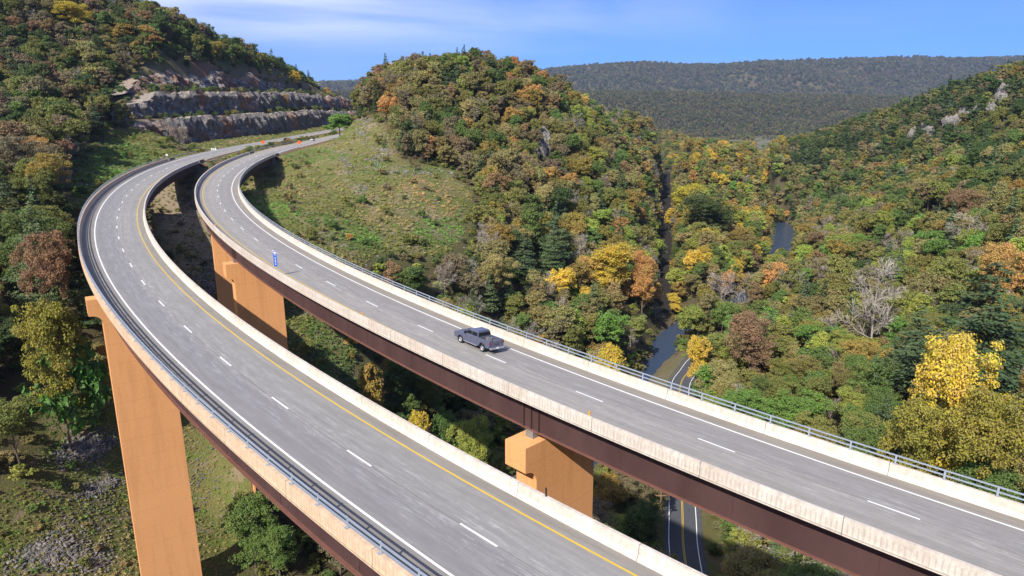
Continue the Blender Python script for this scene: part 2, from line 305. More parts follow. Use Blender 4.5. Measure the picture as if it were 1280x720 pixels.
class Road:
    def __init__(s,raw,far,zf,near_len,total):
        raw=np.array(raw); S=raw[:,0]*P_; X=raw[:,1]; Y=raw[:,2]
        d=5; cx=np.polyfit(S/100,X,d); cy=np.polyfit(S/100,Y,d)
        ss=np.arange(0,S[-1],2.0); px=np.polyval(cx,ss/100); py=np.polyval(cy,ss/100)
        # near extension with constant curvature
        h0=math.atan2(py[1]-py[0],px[1]-px[0]); h1=math.atan2(py[16]-py[15],px[16]-px[15]); k=(h1-h0)/30
        nx=[px[0]];ny=[py[0]];h=h0
        for i in range(int(near_len/2)):
            h-=k*2; nx.append(nx[-1]-2*math.cos(h)); ny.append(ny[-1]-2*math.sin(h))
        nx=nx[1:][::-1]; ny=ny[1:][::-1]
        fx=[];fy=[]; cx_,cy_=px[-1],py[-1]; hh=math.atan2(py[-1]-py[-3],px[-1]-px[-3]); tot=0
        while tot<total:
            # steer to the far line x=far
            tgt=math.atan2(30,far(cy_+30)-cx_); dh=np.clip(tgt-hh,-0.006*2,0.006*2); hh+=dh
            cx_+=2*math.cos(hh); cy_+=2*math.sin(hh); fx.append(cx_); fy.append(cy_); tot+=2
        s.x=np.array(nx+list(px)+fx); s.y=np.array(ny+list(py)+fy); s.s=np.arange(len(s.x))*2.0-2*len(nx)
        tx=np.gradient(s.x); ty=np.gradient(s.y); l=np.hypot(tx,ty)
        s.s=np.concatenate([[0],np.cumsum(np.hypot(np.diff(s.x),np.diff(s.y)))]); s.s-=s.s[len(nx)]
        s.tx=tx/l; s.ty=ty/l; s.zf=zf
    def at(s,q,d=0,h=0):
        x=np.interp(q,s.s,s.x); y=np.interp(q,s.s,s.y); tx=np.interp(q,s.s,s.tx); ty=np.interp(q,s.s,s.ty)
        e=0.080*(1-smooth(300,420,y)*0.75)
        z=s.zf(x,y)-e*np.asarray(d)+h
        return np.stack(np.broadcast_arrays(x+ty*d,y-tx*d,z),-1)
    def near1(s,x,y): return float(np.hypot(s.x-x,s.y-y).min())
    def dirs(s,q):
        tx=float(np.interp(q,s.s,s.tx)); ty=float(np.interp(q,s.s,s.ty)); return Vector((tx,ty,0)).normalized(),Vector((ty,-tx,0)).normalized()
    def nearest(s,x,y):
        "distance, s and signed offset (right +) for arrays"
        best=np.full(x.shape,1e9); bs=np.zeros(x.shape); so_=np.zeros(x.shape)
        for i in range(0,len(s.x),4):
            ddx=x-s.x[i]; ddy=y-s.y[i]; d=np.hypot(ddx,ddy); m_=d<best
            best=np.where(m_,d,best); bs=np.where(m_,s.s[i]+ddx*s.tx[i]+ddy*s.ty[i],bs); so_=np.where(m_,ddx*s.ty[i]-ddy*s.tx[i],so_)
        return best,bs,so_
def zL(x,y): return ZC-24.152+0.00407*x+0.02848*np.minimum(y,560)
def zR(x,y): return ZC-25.461-0.00549*x+0.02848*np.minimum(y,560)
farL=lambda y: np.interp(y,[300,345,403,484,600,900],[-134,-136,-136,-135,-131,-105])
farR=lambda y: np.interp(y,[300,336,405,437,600,900],[-111,-113,-113.5,-114,-109,-82])
LR=Road(Lraw,farL,zL,100,520); RR=Road(Rraw,farR,zR,100,480)
def s_of_y(rd,y): return float(np.interp(y,rd.y,rd.s))
SL_AB=s_of_y(LR,266); SR_AB=s_of_y(RR,300)
SL0=-60; SR0=-75
# ---------------------------------------------------------------- terrain
CP=[]
def cp(px,py,Y,t=0): CP.append((*at(px,py,Y,-t)[:2],at(px,py,Y,-t)[2]))
def cw(x,y,z): CP.append((x,y,z))
# left hill skyline and face
for a in [(140,0,440,9),(200,12,430,9),(300,45,430,8),(350,68,480,7),(400,88,560,6),(435,107,650,5),(0,-60,430,9),(70,-30,430,9),(-150,-90,400,9),
          (0,60,350,11),(60,100,310,11),(120,120,300,11),(160,100,340,10),(0,160,225,12),(60,190,215,12),(0,250,165,13),(-120,250,150,12),(-150,120,260,12),
          (60,300,150,12),(0,360,128,12),(100,330,135,10),(60,430,118,8),(0,480,100,9),(110,470,118,4),
          (150,190,285,0),(110,232,232,1),(180,165,312,0),(130,165,290,2),(215,195,290,0),(100,255,190,3),
          (100,600,112,0),(20,640,96,1),(20,718,86,0),(250,640,120,0),(300,700,116,3),(250,540,140,0),(160,500,125,0),
          # between the bridges
          (285,388,146,0),(230,262,215,0),(222,236,238,0),(250,325,168,0),(240,300,185,0),(395,430,150,0),(380,460,143,0),(450,470,150,3),(312,548,120,0),(335,520,128,0),(270,560,128,0),(500,490,155,9),(560,530,158,9),
          (700,640,150,9),(780,640,143,4),
          # grass right of the right bridge
          (345,210,296,0),(335,240,232,0),(325,230,240,0),(348,268,203,0),(385,292,186,0),(410,290,200,0),(400,232,262,0),(455,200,315,0),(500,250,262,0),(560,240,285,0),(560,300,222,0),(480,305,205,0),(470,155,385,0),(442,172,395,0),(425,168,425,0),
          (520,208,320,0),(470,350,180,3),(540,340,200,6),
          # middle hill
          (575,72,420,9),(540,80,410,9),(480,108,405,8),(450,128,430,3),(620,84,430,9),(660,94,450,6),(700,103,480,5),(740,118,560,5),(780,134,740,5),(812,148,960,5),(838,160,1330,5),(865,176,1450,8),
          (560,180,335,9),(500,160,360,8),(650,180,350,11),(620,260,270,10),(650,350,215,14),(750,250,330,14),(750,330,262,14),(750,180,430,9),(700,400,208,14),(590,330,205,10),(800,200,560,11),(770,220,450,13),(720,140,450,7),(640,120,400,10),
          # right side
          (1280,78,540,10),(1200,103,640,10),(1100,142,820,11),(1000,176,1150,11),(1050,158,960,11),(940,192,1500,10),(1400,20,450,10),(1400,200,260,12),
          (1280,300,230,13),(1280,180,350,12),(1150,250,370,13),(1100,205,560,13),(1280,450,132,15),(1150,450,155,15),(1010,450,185,14),(1010,350,265,14),(1280,600,96,12),(1120,560,118,13),(950,500,170,12),(1400,450,110,14),(1180,200,480,12),(1050,260,420,13),(1000,230,600,12)]: cp(*a)
for a in [(37,125,0),(42,150,0),(30,100,0),(24,60,2),(57,215,0),(66,232,0),(58,235,-2),(72,300,0),(140,600,0),(235,1000,4),(200,500,-1),(225,560,0),(120,340,0),(150,400,0),(260,900,4),
          (0,150,1),(-25,120,4),(10,110,1),(15,180,1),(80,260,1),(95,230,4),(-20,60,8),(-60,60,20),(-120,60,45),(-200,100,75),(20,20,8),(60,60,18),(110,40,45),(60,-20,35),(0,-40,22),(-60,-40,35),(150,-40,62),
          (-260,230,98),(-300,150,105),(-400,300,150),(-330,600,150),(-250,750,120),(-165,760,95),(-100,800,60),(0,800,45),(-130,900,70),(100,900,25),(0,620,62),(100,600,40),(500,1500,8),(430,1350,4),(385,1200,4),(455,1450,6),(350,1080,4),(700,1500,12),
          (600,1100,75),(650,800,130),(600,500,140),(500,300,120),(420,150,110),(300,60,85),(900,1300,80),(-400,0,120),(-500,1200,120),(0,1200,30),(-300,1500,60),(700,200,170),(850,1500,30),(1000,900,160)]: cw(*a)
CPa=np.array(CP,float)
def tps_fit(P,Z,lam):
    n=len(P); D=np.hypot(P[:,None,0]-P[None,:,0],P[:,None,1]-P[None,:,1])
    K=-D+np.eye(n)*lam; A=np.hstack([np.ones((n,1)),P])
    M=np.zeros((n+3,n+3)); M[:n,:n]=K; M[:n,n:]=A; M[n:,:n]=A.T
    return np.linalg.solve(M,np.concatenate([Z,np.zeros(3)]))
TW=tps_fit(CPa[:,:2]/100,CPa[:,2],0.12)
# cheap value noise
class VN:
    def __init__(s,seed): s.t=np.random.RandomState(seed).rand(256,256)
    def __call__(s,x,y,sc):
        x=np.asarray(x)/sc; y=np.asarray(y)/sc; i=np.floor(x).astype(int); j=np.floor(y).astype(int); u=x-i; v=y-j; u=u*u*(3-2*u); v=v*v*(3-2*v)
        t=s.t; a=t[i&255,j&255]; b=t[(i+1)&255,j&255]; c=t[i&255,(j+1)&255]; d=t[(i+1)&255,(j+1)&255]
        return (a*(1-u)+b*u)*(1-v)+(c*(1-u)+d*u)*v
vn=VN(3)
def fbm(x,y,sc,o=4): 
    r=0;a=1;n=0
    for k in range(o): r=r+a*vn(x+17.3*k,y-9.1*k,sc/2**k); n+=a; a*=0.5
    return r/n
def H_far(x,y):
    u=x/np.maximum(y,1)
    c2=np.interp(u,[-1.5,-.8,-.2,0.1,.25,.4,.7,1.5],[116,114,112,112,113,116,120,120])
    c3=np.interp(u,[-1.5,-.8,-.23,0,.07,.19,.3,.43,.6,.8,1.5],[100,100,103,90,86,79,81,77,73,71,70])
    def hz(py,Y): return ZC+(-sP-(py-360)/F*cP)*Y/(cP-(py-360)/F*sP)
    n=(fbm(x,y,700,4)-.5); n2=(fbm(x+900,y,260,3)-.5)
    r2=hz(c2,3200.)-16; r3=hz(c3,5600.)-14
    t2=smooth(2250,3200,y+n*420); a=16+(r2-16)*t2+n2*40*t2*(1-t2)*4
    a=a-smooth(3200,3900,y)*(r2-60)*0.8
    t3=smooth(4100,5600,y+n*650); b=60+(r3-60)*t3+n*240*t3*(1-t3)*4+n2*60*t3*(1-t3)*4
    return np.maximum(a,np.where(y>3600,b,-50))
# rock cut base line
CUT=np.array([at(193,183,322)[:2],at(232,181,345)[:2],at(300,170,400)[:2],at(350,165,440)[:2],at(400,159,506)[:2],at(436,150,640)[:2],at(440,146,760)[:2]])
CUT[:,0]=[-176,-169,-164,-158,-156,-157,-150]
def cutx(y): return np.interp(y,CUT[:,1],CUT[:,0])
def cutz(y): return zL(-140,y)+1.0
BH=[12.5,13.0,12.0]; BW=[9.0,9.0]
RIV=[atz(790,560,-2.4)[:2],atz(805,500,-2.4)[:2],atz(824,468,-2.4)[:2],atz(829,445,-2.4)[:2],atz(834,424,-2.4)[:2],(86,300),(118,335),(150,390),(178,440),atz(973,306,-2.4)[:2],atz(983,291,-2.4)[:2],atz(972,277,-2.4)[:2],(250,680),(330,900),(420,1200)]
RIV=[(-30,70),(-14,110),(6,140),(22,170)]+RIV
RW=[5]*4+[5,5,5,5.0,4.2]+[5,5,6,7,8,8,6]+[4]*3
def polyl(P,step=3.0):
    P=np.array(P,float); n=len(P); out_=[]
    for i in range(n-1):
        p0=P[max(i-1,0)];p1=P[i];p2=P[i+1];p3=P[min(i+2,n-1)]; m_=max(2,int(np.linalg.norm((p2-p1)[:2])/step))
        for k in range(m_):
            u=k/m_; out_.append(.5*((2*p1)+(-p0+p2)*u+(2*p0-5*p1+4*p2-p3)*u*u+(-p0+3*p1-3*p2+p3)*u**3))
    out_.append(P[-1]); return np.array(out_)
RIVp=polyl([(a[0],a[1],w_) for a,w_ in zip(RIV,RW)])
VRD=[(22,30),(28,70),(33,100),atz(855,690,0)[:2],atz(853,640,0)[:2],(49,180),atz(850,484,0)[:2],atz(861,464,0)[:2],atz(873,449,0)[:2],(84,258),(110,275),(150,300),(210,340)]
VRDp=polyl([(a[0],a[1],0) for a in VRD],2.5)
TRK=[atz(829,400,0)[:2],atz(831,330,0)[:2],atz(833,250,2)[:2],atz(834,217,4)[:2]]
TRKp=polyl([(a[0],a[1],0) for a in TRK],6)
def pdist(P,x,y):
    best=np.full(np.shape(x),1e9); wi=np.zeros(np.shape(x))
    for p in P:
        d=np.hypot(x-p[0],y-p[1]); m_=d<best; best=np.where(m_,d,best); wi=np.where(m_,p[2],wi)
    return best,wi
def H0(x,y):
    x=np.asarray(x,float); y=np.asarray(y,float); sh=x.shape; X=x.ravel(); Y=y.ravel(); out_=np.empty(X.shape)
    for i in range(0,len(X),20000):
        a=X[i:i+20000]/100; b=Y[i:i+20000]/100
        D=np.hypot(a[:,None]-CPa[None,:,0]/100,b[:,None]-CPa[None,:,1]/100)
        out_[i:i+20000]=-D@TW[:-3]+TW[-3]+TW[-2]*a+TW[-1]*b
    return out_.reshape(sh)
def height(x,y):
    x=np.asarray(x,float); y=np.asarray(y,float)
    h=H0(np.clip(x,-700,1100),np.clip(y,-300,1600))
    nearw=smooth(60,260,np.hypot(x,y))
    h=h+(fbm(x,y,60,4)-.5)*7*nearw*smooth(0,25,h)+(fbm(x+50,y,9,3)-.5)*1.3
    fw=smooth(1350,1800,y+0.15*x); h=h*(1-fw)+H_far(x,y)*fw
    h=np.maximum(h,-1.2)
    # rock cut benches
    cx=cutx(y); wv=cx-x; zb=cutz(y); 
    ramp=smooth(2.0,5.0,wv)*BH[0]+smooth(BW[0]+4,BW[0]+7,wv)*BH[1]+smooth(BW[0]*2+8,BW[0]*2+13,wv)*BH[2]+np.maximum(wv-28,0)*0.9
    prof=zb+ramp+0.05*np.maximum(wv,0); inn=(y>318)&(y<800)&(wv>-34)
    h=np.where(inn,np.minimum(h,np.where(wv>-2,prof,zb+0.3)),h)
    # road platforms
    for rd,sab,dl,dr in((LR,SL_AB,-8,8.5),(RR,SR_AB,-8.5,7)):
        if True:
            m_=(x>-220)&(x<60)&(y>150)&(y<900)
            d=np.full(x.shape,1e9); s_=np.zeros(x.shape); o_=np.zeros(x.shape)
            dd,ss,oo=rd.nearest(x[m_],y[m_]); d[m_]=dd; s_[m_]=ss; o_[m_]=oo
            zr=rd.zf(x,y)-0.45-np.maximum(o_,0)*0.05
            ex=np.where(o_<0,np.maximum(-o_+dl,0),np.maximum(o_-dr,0))
            wt=(1-smooth(0,15,ex))*smooth(sab-1,sab+2.5,s_)*(d<60)
            h=h*(1-wt)+zr*wt
            under=(d<14)&(s_<=sab+1)&(s_>sab-60); h=np.where(under,np.minimum(h,zr-3.4-np.maximum(sab-s_,0)*0.36),h)
    # river bed, valley road, track
    d,wd=pdist(RIVp,x,y); bank=1-smooth(wd,wd+6,d); h=h*(1-bank)+np.minimum(h,-3.6)*bank
    d,_=pdist(VRDp[::3],x,y); k=1-smooth(6.5,16,d); h=h*(1-k)+(-0.10)*k
    d,_=pdist(TRKp,x,y); k=1-smooth(6,20,d); h=h*(1-k)+np.minimum(h,1.0+np.maximum(y-300,0)*0.005)*k
    return h
def axis(lo,hi,step,a,b,g=1.16):
    v=list(np.arange(lo,hi+.1,step)); s=step
    while v[-1]<b: s*=g; v.append(v[-1]+s)
    s=step
    while v[0]>a: s*=g; v.insert(0,v[0]-s)
    return np.array(v)
gx=axis(-330,340,3.0,-9500,9500,1.10); gy=axis(-20,640,3.0,-1500,10500,1.055)
gx=gx[(gx>-6800)&(gx<6800)]; gy=gy[(gy>-1800)&(gy<7600)]
GX,GY=np.meshgrid(gx,gy,indexing='ij'); GZ=height(GX,GY)
def hz_at(x,y):
    x=np.asarray(x,float); y=np.asarray(y,float)
    i=np.clip(np.searchsorted(gx,x)-1,0,len(gx)-2); j=np.clip(np.searchsorted(gy,y)-1,0,len(gy)-2)
    u=np.clip((x-gx[i])/(gx[i+1]-gx[i]),0,1); v=np.clip((y-gy[j])/(gy[j+1]-gy[j]),0,1)
    return (GZ[i,j]*(1-u)+GZ[i+1,j]*u)*(1-v)+(GZ[i,j+1]*(1-u)+GZ[i+1,j+1]*u)*v
def inpoly(px,py,poly):
    r=np.zeros(np.shape(px),bool); n=len(poly); j=n-1
    for i in range(n):
        xi,yi=poly[i]; xj,yj=poly[j]
        c=((yi>py)!=(yj>py))&(px<(xj-xi)*(py-yi)/((yj-yi)+1e-9)+xi); r^=c; j=i
    return r
POLY={'grass_right':([(318,205),(362,188),(412,170),(446,150),(474,150),(500,200),(575,215),(592,245),(578,300),(560,318),(520,322),(470,318),(440,345),(395,335),(300,250)],150,460),
 'grass_left':([(88,262),(92,215),(112,186),(140,163),(196,158),(206,186),(262,192),(215,212),(150,240),(118,262)],190,330),
 'gravel':([(185,212),(262,205),(262,260),(305,330),(310,400),(265,400),(215,330),(188,280)],120,300),
 'dark_grass':([(352,330),(370,372),(402,392),(440,418),(452,455),(452,500),(400,490),(340,440)],100,215),
 'slope_left':([(62,505),(100,480),(150,468),(160,440),(235,440),(330,540),(352,600),(330,650),(300,680),(300,760),(-60,760),(-60,650),(40,600)],60,185)}
PATCH=[((538,246),(44,30),'dry'),((470,262),(30,16),'dry'),((415,225),(22,8),'dry'),((552,288),(38,20),'lush'),((395,195),(40,9),'lush'),((450,300),(30,14),'lush'),((150,200),(36,26),'lush')]
def patch(px,py):
    for (cx_,cy_),(rx,ry),k in PATCH:
        if ((px-cx_)/rx)**2+((py-cy_)/ry)**2<0.7+0.5*float(vn(px,py,9.0)): return k
    return None
def zone(x,y,z):
    px,py,_=proj(x,y,z); Z={k:inpoly(px,py,v[0])&(y>v[1])&(y<v[2]) for k,v in POLY.items()}
    return Z,px,py
Zn,PX,PY=zone(GX,GY,GZ)
grass=np.zeros(GX.shape); gravel=np.zeros(GX.shape); field=np.zeros(GX.shape)
for k in('grass_right','grass_left','dark_grass','slope_left'): grass=np.maximum(grass,Zn[k]*1.0)
gravel=np.maximum(gravel,Zn['gravel']*(0.75+0.25*(PY<290)))
dL_,sL_,oL_=LR.nearest(GX,GY); dR_,sR_,oR_=RR.nearest(GX,GY)
road_side=((dL_<26)&(sL_>SL_AB-2)|(dR_<22)&(sR_>SR_AB-2))&(GX>cutx(GY)-1); grass=np.maximum(grass,road_side*1.0)
dv,_=pdist(VRDp[::3],GX,GY); grass=np.maximum(grass,(dv<12)*0.5)
fieldm=(GY>1450)&(GY<2350)&(np.abs(GX/GY-0.31)<0.10); field=fieldm*1.0
dt,_=pdist(TRKp,GX,GY)
bench=(GY>325)&(GY<800)&(cutx(GY)-GX>-1)&(cutx(GY)-GX<30); gravel=np.maximum(gravel,bench*0.55); grass=np.maximum(grass,((GY>300)&(GY<800)&(cutx(GY)-GX>=30)&(cutx(GY)-GX<110))*0.8)
dr,wr=pdist(RIVp,GX,GY); gravel=np.maximum(gravel,(dr<wr+3)*0.35)
redd=((GY>395)&(GY<530)&(cutx(GY)-GX>22)&(cutx(GY)-GX<46)&(fbm(GX,GY,16,3)>.46))*0.85
def blur(a):
    for ax in(0,1): a=(np.roll(a,1,ax)+2*a+np.roll(a,-1,ax))/4
    return a
grass=blur(blur(grass)); gravel=blur(gravel)
nxg,nyg=GX.shape; idx=np.arange(nxg*nyg).reshape(nxg,nyg)
Fg=np.stack([idx[:-1,:-1],idx[1:,:-1],idx[1:,1:],idx[:-1,1:]],-1).reshape(-1,4)
me=np_mesh('ground',np.stack([GX,GY,GZ],-1).reshape(-1,3),Fg,True)
ca=me.color_attributes.new('zone','FLOAT_COLOR','POINT'); ca.data.foreach_set('color',np.stack([grass,gravel,field,redd],-1).astype(np.float32).ravel())
me.materials.append(MT['ground']); tag(link(bpy.data.objects.new('ground',me)),kind='structure')
# river surface
mb=MB(); n=len(RIVp)
for side in(-1,1): pass
V=[];
for i,p in enumerate(RIVp):
    q=RIVp[min(i+1,n-1)]-RIVp[max(i-1,0)]; l=math.hypot(q[0],q[1]); nx_,ny_=q[1]/l,-q[0]/l; ww=p[2]+5
    V+=[(p[0]-nx_*ww,p[1]-ny_*ww,-2.4),(p[0]+nx_*ww,p[1]+ny_*ww,-2.4)]
mb.add(V,[(2*i,2*i+1,2*i+3,2*i+2) for i in range(n-1)]); tag(mb.build('river',MT['water']),kind='structure')
# ---------------------------------------------------------------- roads
def strip(rd,s0,s1,d0,d1,h,step=3.0,nd=1):
    ss=np.linspace(s0,s1,max(2,int((s1-s0)/step)+1)); ds=np.linspace(d0,d1,nd+1)
    V=np.stack([rd.at(ss,d,h) for d in ds],1); U=np.stack([np.stack([np.full(len(ss),d),ss,np.zeros(len(ss))],-1) for d in ds],1)
    a=len(ss);b=nd+1; ix=np.arange(a*b).reshape(a,b); Fc=np.stack([ix[:-1,:-1],ix[:-1,1:],ix[1:,1:],ix[1:,:-1]],-1).reshape(-1,4)
    return V.reshape(-1,3),Fc,U.reshape(-1,3)
def mesh_uvw(name,parts,mat,parent=None,smooth_=False):
    V=[];Fc=[];U=[];b=0
    for v,f,u in parts: V.append(v);Fc.append(np.asarray(f)+b);U.append(u);b+=len(v)
    me=np_mesh(name,np.vstack(V),np.vstack(Fc),smooth_)
    at_=me.attributes.new('uvw','FLOAT_VECTOR','POINT'); at_.data.foreach_set('vector',np.vstack(U).astype(np.float32).ravel())
    me.materials.append(mat); return link(bpy.data.objects.new(name,me),parent)
def sweep(rd,s0,s1,sec,step=2.0,outer=None):
    "closed section [(d,h)...] along the road; uvw=(outer-face flag,s,h)"
    ss=np.linspace(s0,s1,max(2,int((s1-s0)/step)+1)); n=len(sec); Vs=[];Us=[];Fs=[];b=0
    for i in range(n):
        (d0,h0),(d1,h1)=sec[i],sec[(i+1)%n]; fl=1.0 if (outer and i in outer) else 0.0
        nsub=max(1,int(abs(h1-h0)/0.3))
        for k in range(nsub):
            a0=(d0+(d1-d0)*k/nsub,h0+(h1-h0)*k/nsub); a1=(d0+(d1-d0)*(k+1)/nsub,h0+(h1-h0)*(k+1)/nsub)
            A=rd.at(ss,a0[0],a0[1]);B=rd.at(ss,a1[0],a1[1]); m_=len(ss)
            V=np.stack([A,B],1).reshape(-1,3); U=np.stack([np.stack([np.full(m_,fl),ss,np.full(m_,a0[1])],-1),np.stack([np.full(m_,fl),ss,np.full(m_,a1[1])],-1)],1).reshape(-1,3)
            q=np.arange(m_-1)*2; Fs.append(np.stack([q,q+1,q+3,q+2],-1)+b); Vs.append(V);Us.append(U); b+=len(V)
    # end caps
    area=sum(sec[i][0]*sec[(i+1)%n][1]-sec[(i+1)%n][0]*sec[i][1] for i in range(n))
    return np.vstack(Vs),np.vstack(Fs),np.vstack(Us)
def paint(rd,s0,s1,d,wd,h,mat,name,parent): return mesh_uvw(name,[strip(rd,s0,s1,d-wd/2,d+wd/2,h)],mat,parent)
def dashes(rd,s0,s1,h,name,parent,base):
    k=math.ceil(s0/P_); L_=[]
    while k*P_<s1:
        e=k*P_+base
        if e-3.05>s0 and e<s1: L_.append(mesh_uvw('lane_dash',[strip(rd,e-3.05,e,-.075,.075,h,1.6)],MT['white_paint'],parent))
        k+=1
    return L_
WL=3.62
def bridge(rd,s0,s1,label,dl,dr,rail_side,ys,cfg,mats):
    base=rd.at(s0,0,0); root=empty('highway_bridge',tuple(rd.at(s1,0,-2)))
    tag(root,label,'bridge')
    inv=Vector(root.location)
    objs=[]
    def P(o): o.location=-inv; objs.append(o); return o
    P(mesh_uvw('roadway',[strip(rd,s0,s1,dl-.02,dr+.02,0,2.0,8)],mats[0],root))
    # slab under the roadway with overhanging lips
    lo,hi=dl-.55,dr+.55
    P(mesh_uvw('deck_slab',[sweep(rd,s0,s1,[(lo,-.02),(lo,-.24),(lo+1.2,-.36),(hi-1.2,-.36),(hi,-.24),(hi,-.02)],2.0,{0,4})],mats[1],root))
    for side,d in((-1,dl),(1,dr)):
        sec=[(d,-.004),(d+side*.06,.10),(d+side*.20,.34),(d+side*.24,.92),(d+side*.50,.92),(d+side*.50,-.016)]
        P(mesh_uvw('parapet',[sweep(rd,s0,s1,sec,2.0,{4})],mats[1] if side<0 else mats[2],root))
    yl=-WL if ys<0 else WL
    P(paint(rd,s0,s1,yl,.16,.008,MT['yellow_paint'],'yellow_edge_line',root)); P(paint(rd,s0,s1,-yl,.17,.008,MT['white_paint'],'white_edge_line',root))
    for q_ in dashes(rd,s0,s1,.008,'lane_dash',root,0): P(q_)
    # girders
    for k,gd in enumerate(cfg['girders']):
        P(mesh_uvw('girder',[sweep(rd,s0,s1-.5,[(gd-.02,-.36),(gd-.02,-3.05),(gd+.02,-3.05),(gd+.02,-.36)],2.0)],MT['steel'],root))
        g=objs[-1]; fl=mesh_uvw('flange',[sweep(rd,s0,s1-.5,[(gd-.30,-3.05),(gd-.30,-3.12),(gd+.30,-3.12),(gd+.30,-3.05)],2.0)],MT['steel_flange'],g)
        full=(k in(0,len(cfg['girders'])-1)); sg=-1 if k==0 else 1; protos={}
        def stiff(nm,q,off,h_,dims):
            t,nn=rd.dirs(q); c=Vector(rd.at(q,gd+sg*off,h_))
            if nm not in protos: m_=MB(); m_.box((0,0,0),dims); o_=m_.build(nm,MT['steel'],g); protos[nm]=o_
            else: o_=protos[nm].copy(); link(o_,g)
            o_.location=c; o_.rotation_euler=(0,0,math.atan2(nn.y,nn.x))
        if full:
            for ps in cfg['piers']:
                for q in(-.9,0,.9): stiff('bearing_stiffener',ps+q,.12,-1.7,(.22,.05,2.6))
            q=s0+9
            while q<s1-3:
                stiff('stiffener',q,.035,-1.7,(.03,.04,2.62)); q+=9.15
                if int(q)%3==0: stiff('splice_plate',q,.03,-1.72,(.03,.9,2.5))
    q=s0+4; pc=None
    while q<s1-2:
        t,nn=rd.dirs(q); c=Vector(rd.at(q,0,-1.7))-inv
        if pc is None:
            cf=MB(); g0,g1=cfg['girders'][0],cfg['girders'][-1]; cf.box((0,0,1.0),(g1-g0,.1,.12)); cf.box((0,0,-1.0),(g1-g0,.1,.12))
            for a,b_ in zip(cfg['girders'][:-1],cfg['girders'][1:]): w0=(g0+g1)/2; cf.tube((a-w0,0,1),(b_-w0,0,-1),.06,.06,4); cf.tube((a-w0,0,-1),(b_-w0,0,1),.06,.06,4)
            pc=cf.build('cross_frame',MT['steel'],root); o_=pc
        else: o_=pc.copy(); link(o_,root)
        c=Vector(rd.at(q,(cfg['girders'][0]+cfg['girders'][-1])/2,-1.7))-inv; o_.location=c; o_.rotation_euler=(0,.08 if True else 0,math.atan2(nn.y,nn.x)); q+=8.5
    # railing on top of the outer parapet
    d=dl-.40 if rail_side<0 else dr+.40; sg=rail_side
    for hh in (1.23,1.58):
        P(mesh_uvw('rail',[sweep(rd,s0,s1,[(d-.05,hh-.045),(d+.05,hh-.045),(d+.05,hh+.045),(d-.05,hh+.045)],2.0)],MT['rail'],root))
    npost=int((s1-s0)/3.05); cnt=0; proto=None; extra=MB()
    for k in range(npost):
        q=s0+1.5+3.05*k
        if q<cfg['vis0']: continue
        t,nn=rd.dirs(q); M=Matrix((nn,t,Vector((0,0,1)))).transposed(); c=rd.at(q,d+.0,0.92)
        if cnt<100:
            if proto is None:
                pm=MB(); pm.box((0,0,.015),(.22,.22,.03)); pm.prism([(-.14,0.03),(-.06,0.03),(-.05,.70),(-.09,.70)],-.06,.06,lambda u,v,w_:(u*sg*1.0-.0*sg,w_,v))
                proto=pm.build('rail_post',MT['rail'],root); o=proto
            else: o=proto.copy(); link(o,root)
            o.location=Vector(c)-inv; o.rotation_euler=(0,0,math.atan2(nn.y,nn.x)); cnt+=1
        else: extra.box(Vector(c)+Vector((0,0,.27)),(.06,.08,.5),M)
    if extra.v: tag(P(extra.build('far_rail_posts',MT['rail'],root)),kind='stuff')
    # delineator reflectors
    for q in cfg['refl']:
        c=rd.at(q,(dl-.37),0.92); rb=MB(); rb.tube((0,0,0),(0,0,.16),.05,.05,6); rb.box((0,0,.22),(.14,.05,.14)); o=rb.build('reflector',MT['amber'],root); o.location=Vector(c)-inv
    # piers
    for ps,a,b,ca_,cb_ in cfg['pier_geo']:
        t,nn=rd.dirs(ps); c=rd.at(ps,0,0); c0=Vector((c[0],c[1],0)); zt=float(c[2])-3.42+cfg['pier_dz']
        gz=float(hz_at(c[0],c[1]))-5; th=1.25
        zl=zt-3.9
        def W(u,v,w_): q=c0+nn*u+t*w_; return (q.x,q.y,v)
        def ring(z):
            k=(zl-z); e=k*0.004; f=k*.004; return [W(a-e,z,-th-f),W(b+e,z,-th-f),W(b+e,z,th+f),W(a-e,z,th+f)]
        sh=MB(); zs=[zl]+[zl-(zl-gz)*i/6 for i in range(1,7)]; v=[]
        for z in zs: v+=ring(z)
        f=[(4*i+j,4*i+(j+1)%4,4*i+4+(j+1)%4,4*i+4+j) for i in range(6) for j in range(4)]+[(0,1,2,3),(24,25,26,27)]
        sh.add(v,f); pier=P(sh.build('pier',MT['pier'],root))
        rr=1.25; poly=[(ca_,zt),(ca_,zt-2.35),(ca_+.05,zt-2.4),(a-rr*.9,zt-2.4)] if ca_<a else [(ca_,zt),(ca_,zl+.002)]
        if ca_<a: poly+= [(a-rr+rr*math.sin(x),zt-2.4-rr*(1-math.cos(x))) for x in np.linspace(0.2,math.pi/2,7)]+[(a,zl+.002)]
        poly+=[(b,zl+.002)]+[(b+rr-rr*math.sin(x),zt-2.4-rr*(1-math.cos(x))) for x in np.linspace(math.pi/2,0.2,7)]+[(b+rr*.9,zt-2.4),(cb_,zt-2.35),(cb_,zt)]
        cpm=MB(); cpm.prism(poly,-th,th,W); cap=cpm.build('pier_cap',MT['pier'],pier)
        for gd in cfg['girders']:
            q=W(gd,zt+(float(rd.at(ps,gd,-3.12)[2])-zt)/2,0); hgt=max(.12,float(rd.at(ps,gd,-3.12)[2])-zt); M=Matrix((nn,t,Vector((0,0,1)))).transposed(); bb=MB(); bb.box(q,(.75,.9,hgt),M); bb.build('bearing',MT['rail_dull'],pier)
    # abutment
    t,nn=rd.dirs(s1); c=rd.at(s1,0,0); ab=MB(); c0=Vector((c[0],c[1],0)); M=Matrix((nn,t,Vector((0,0,1)))).transposed()
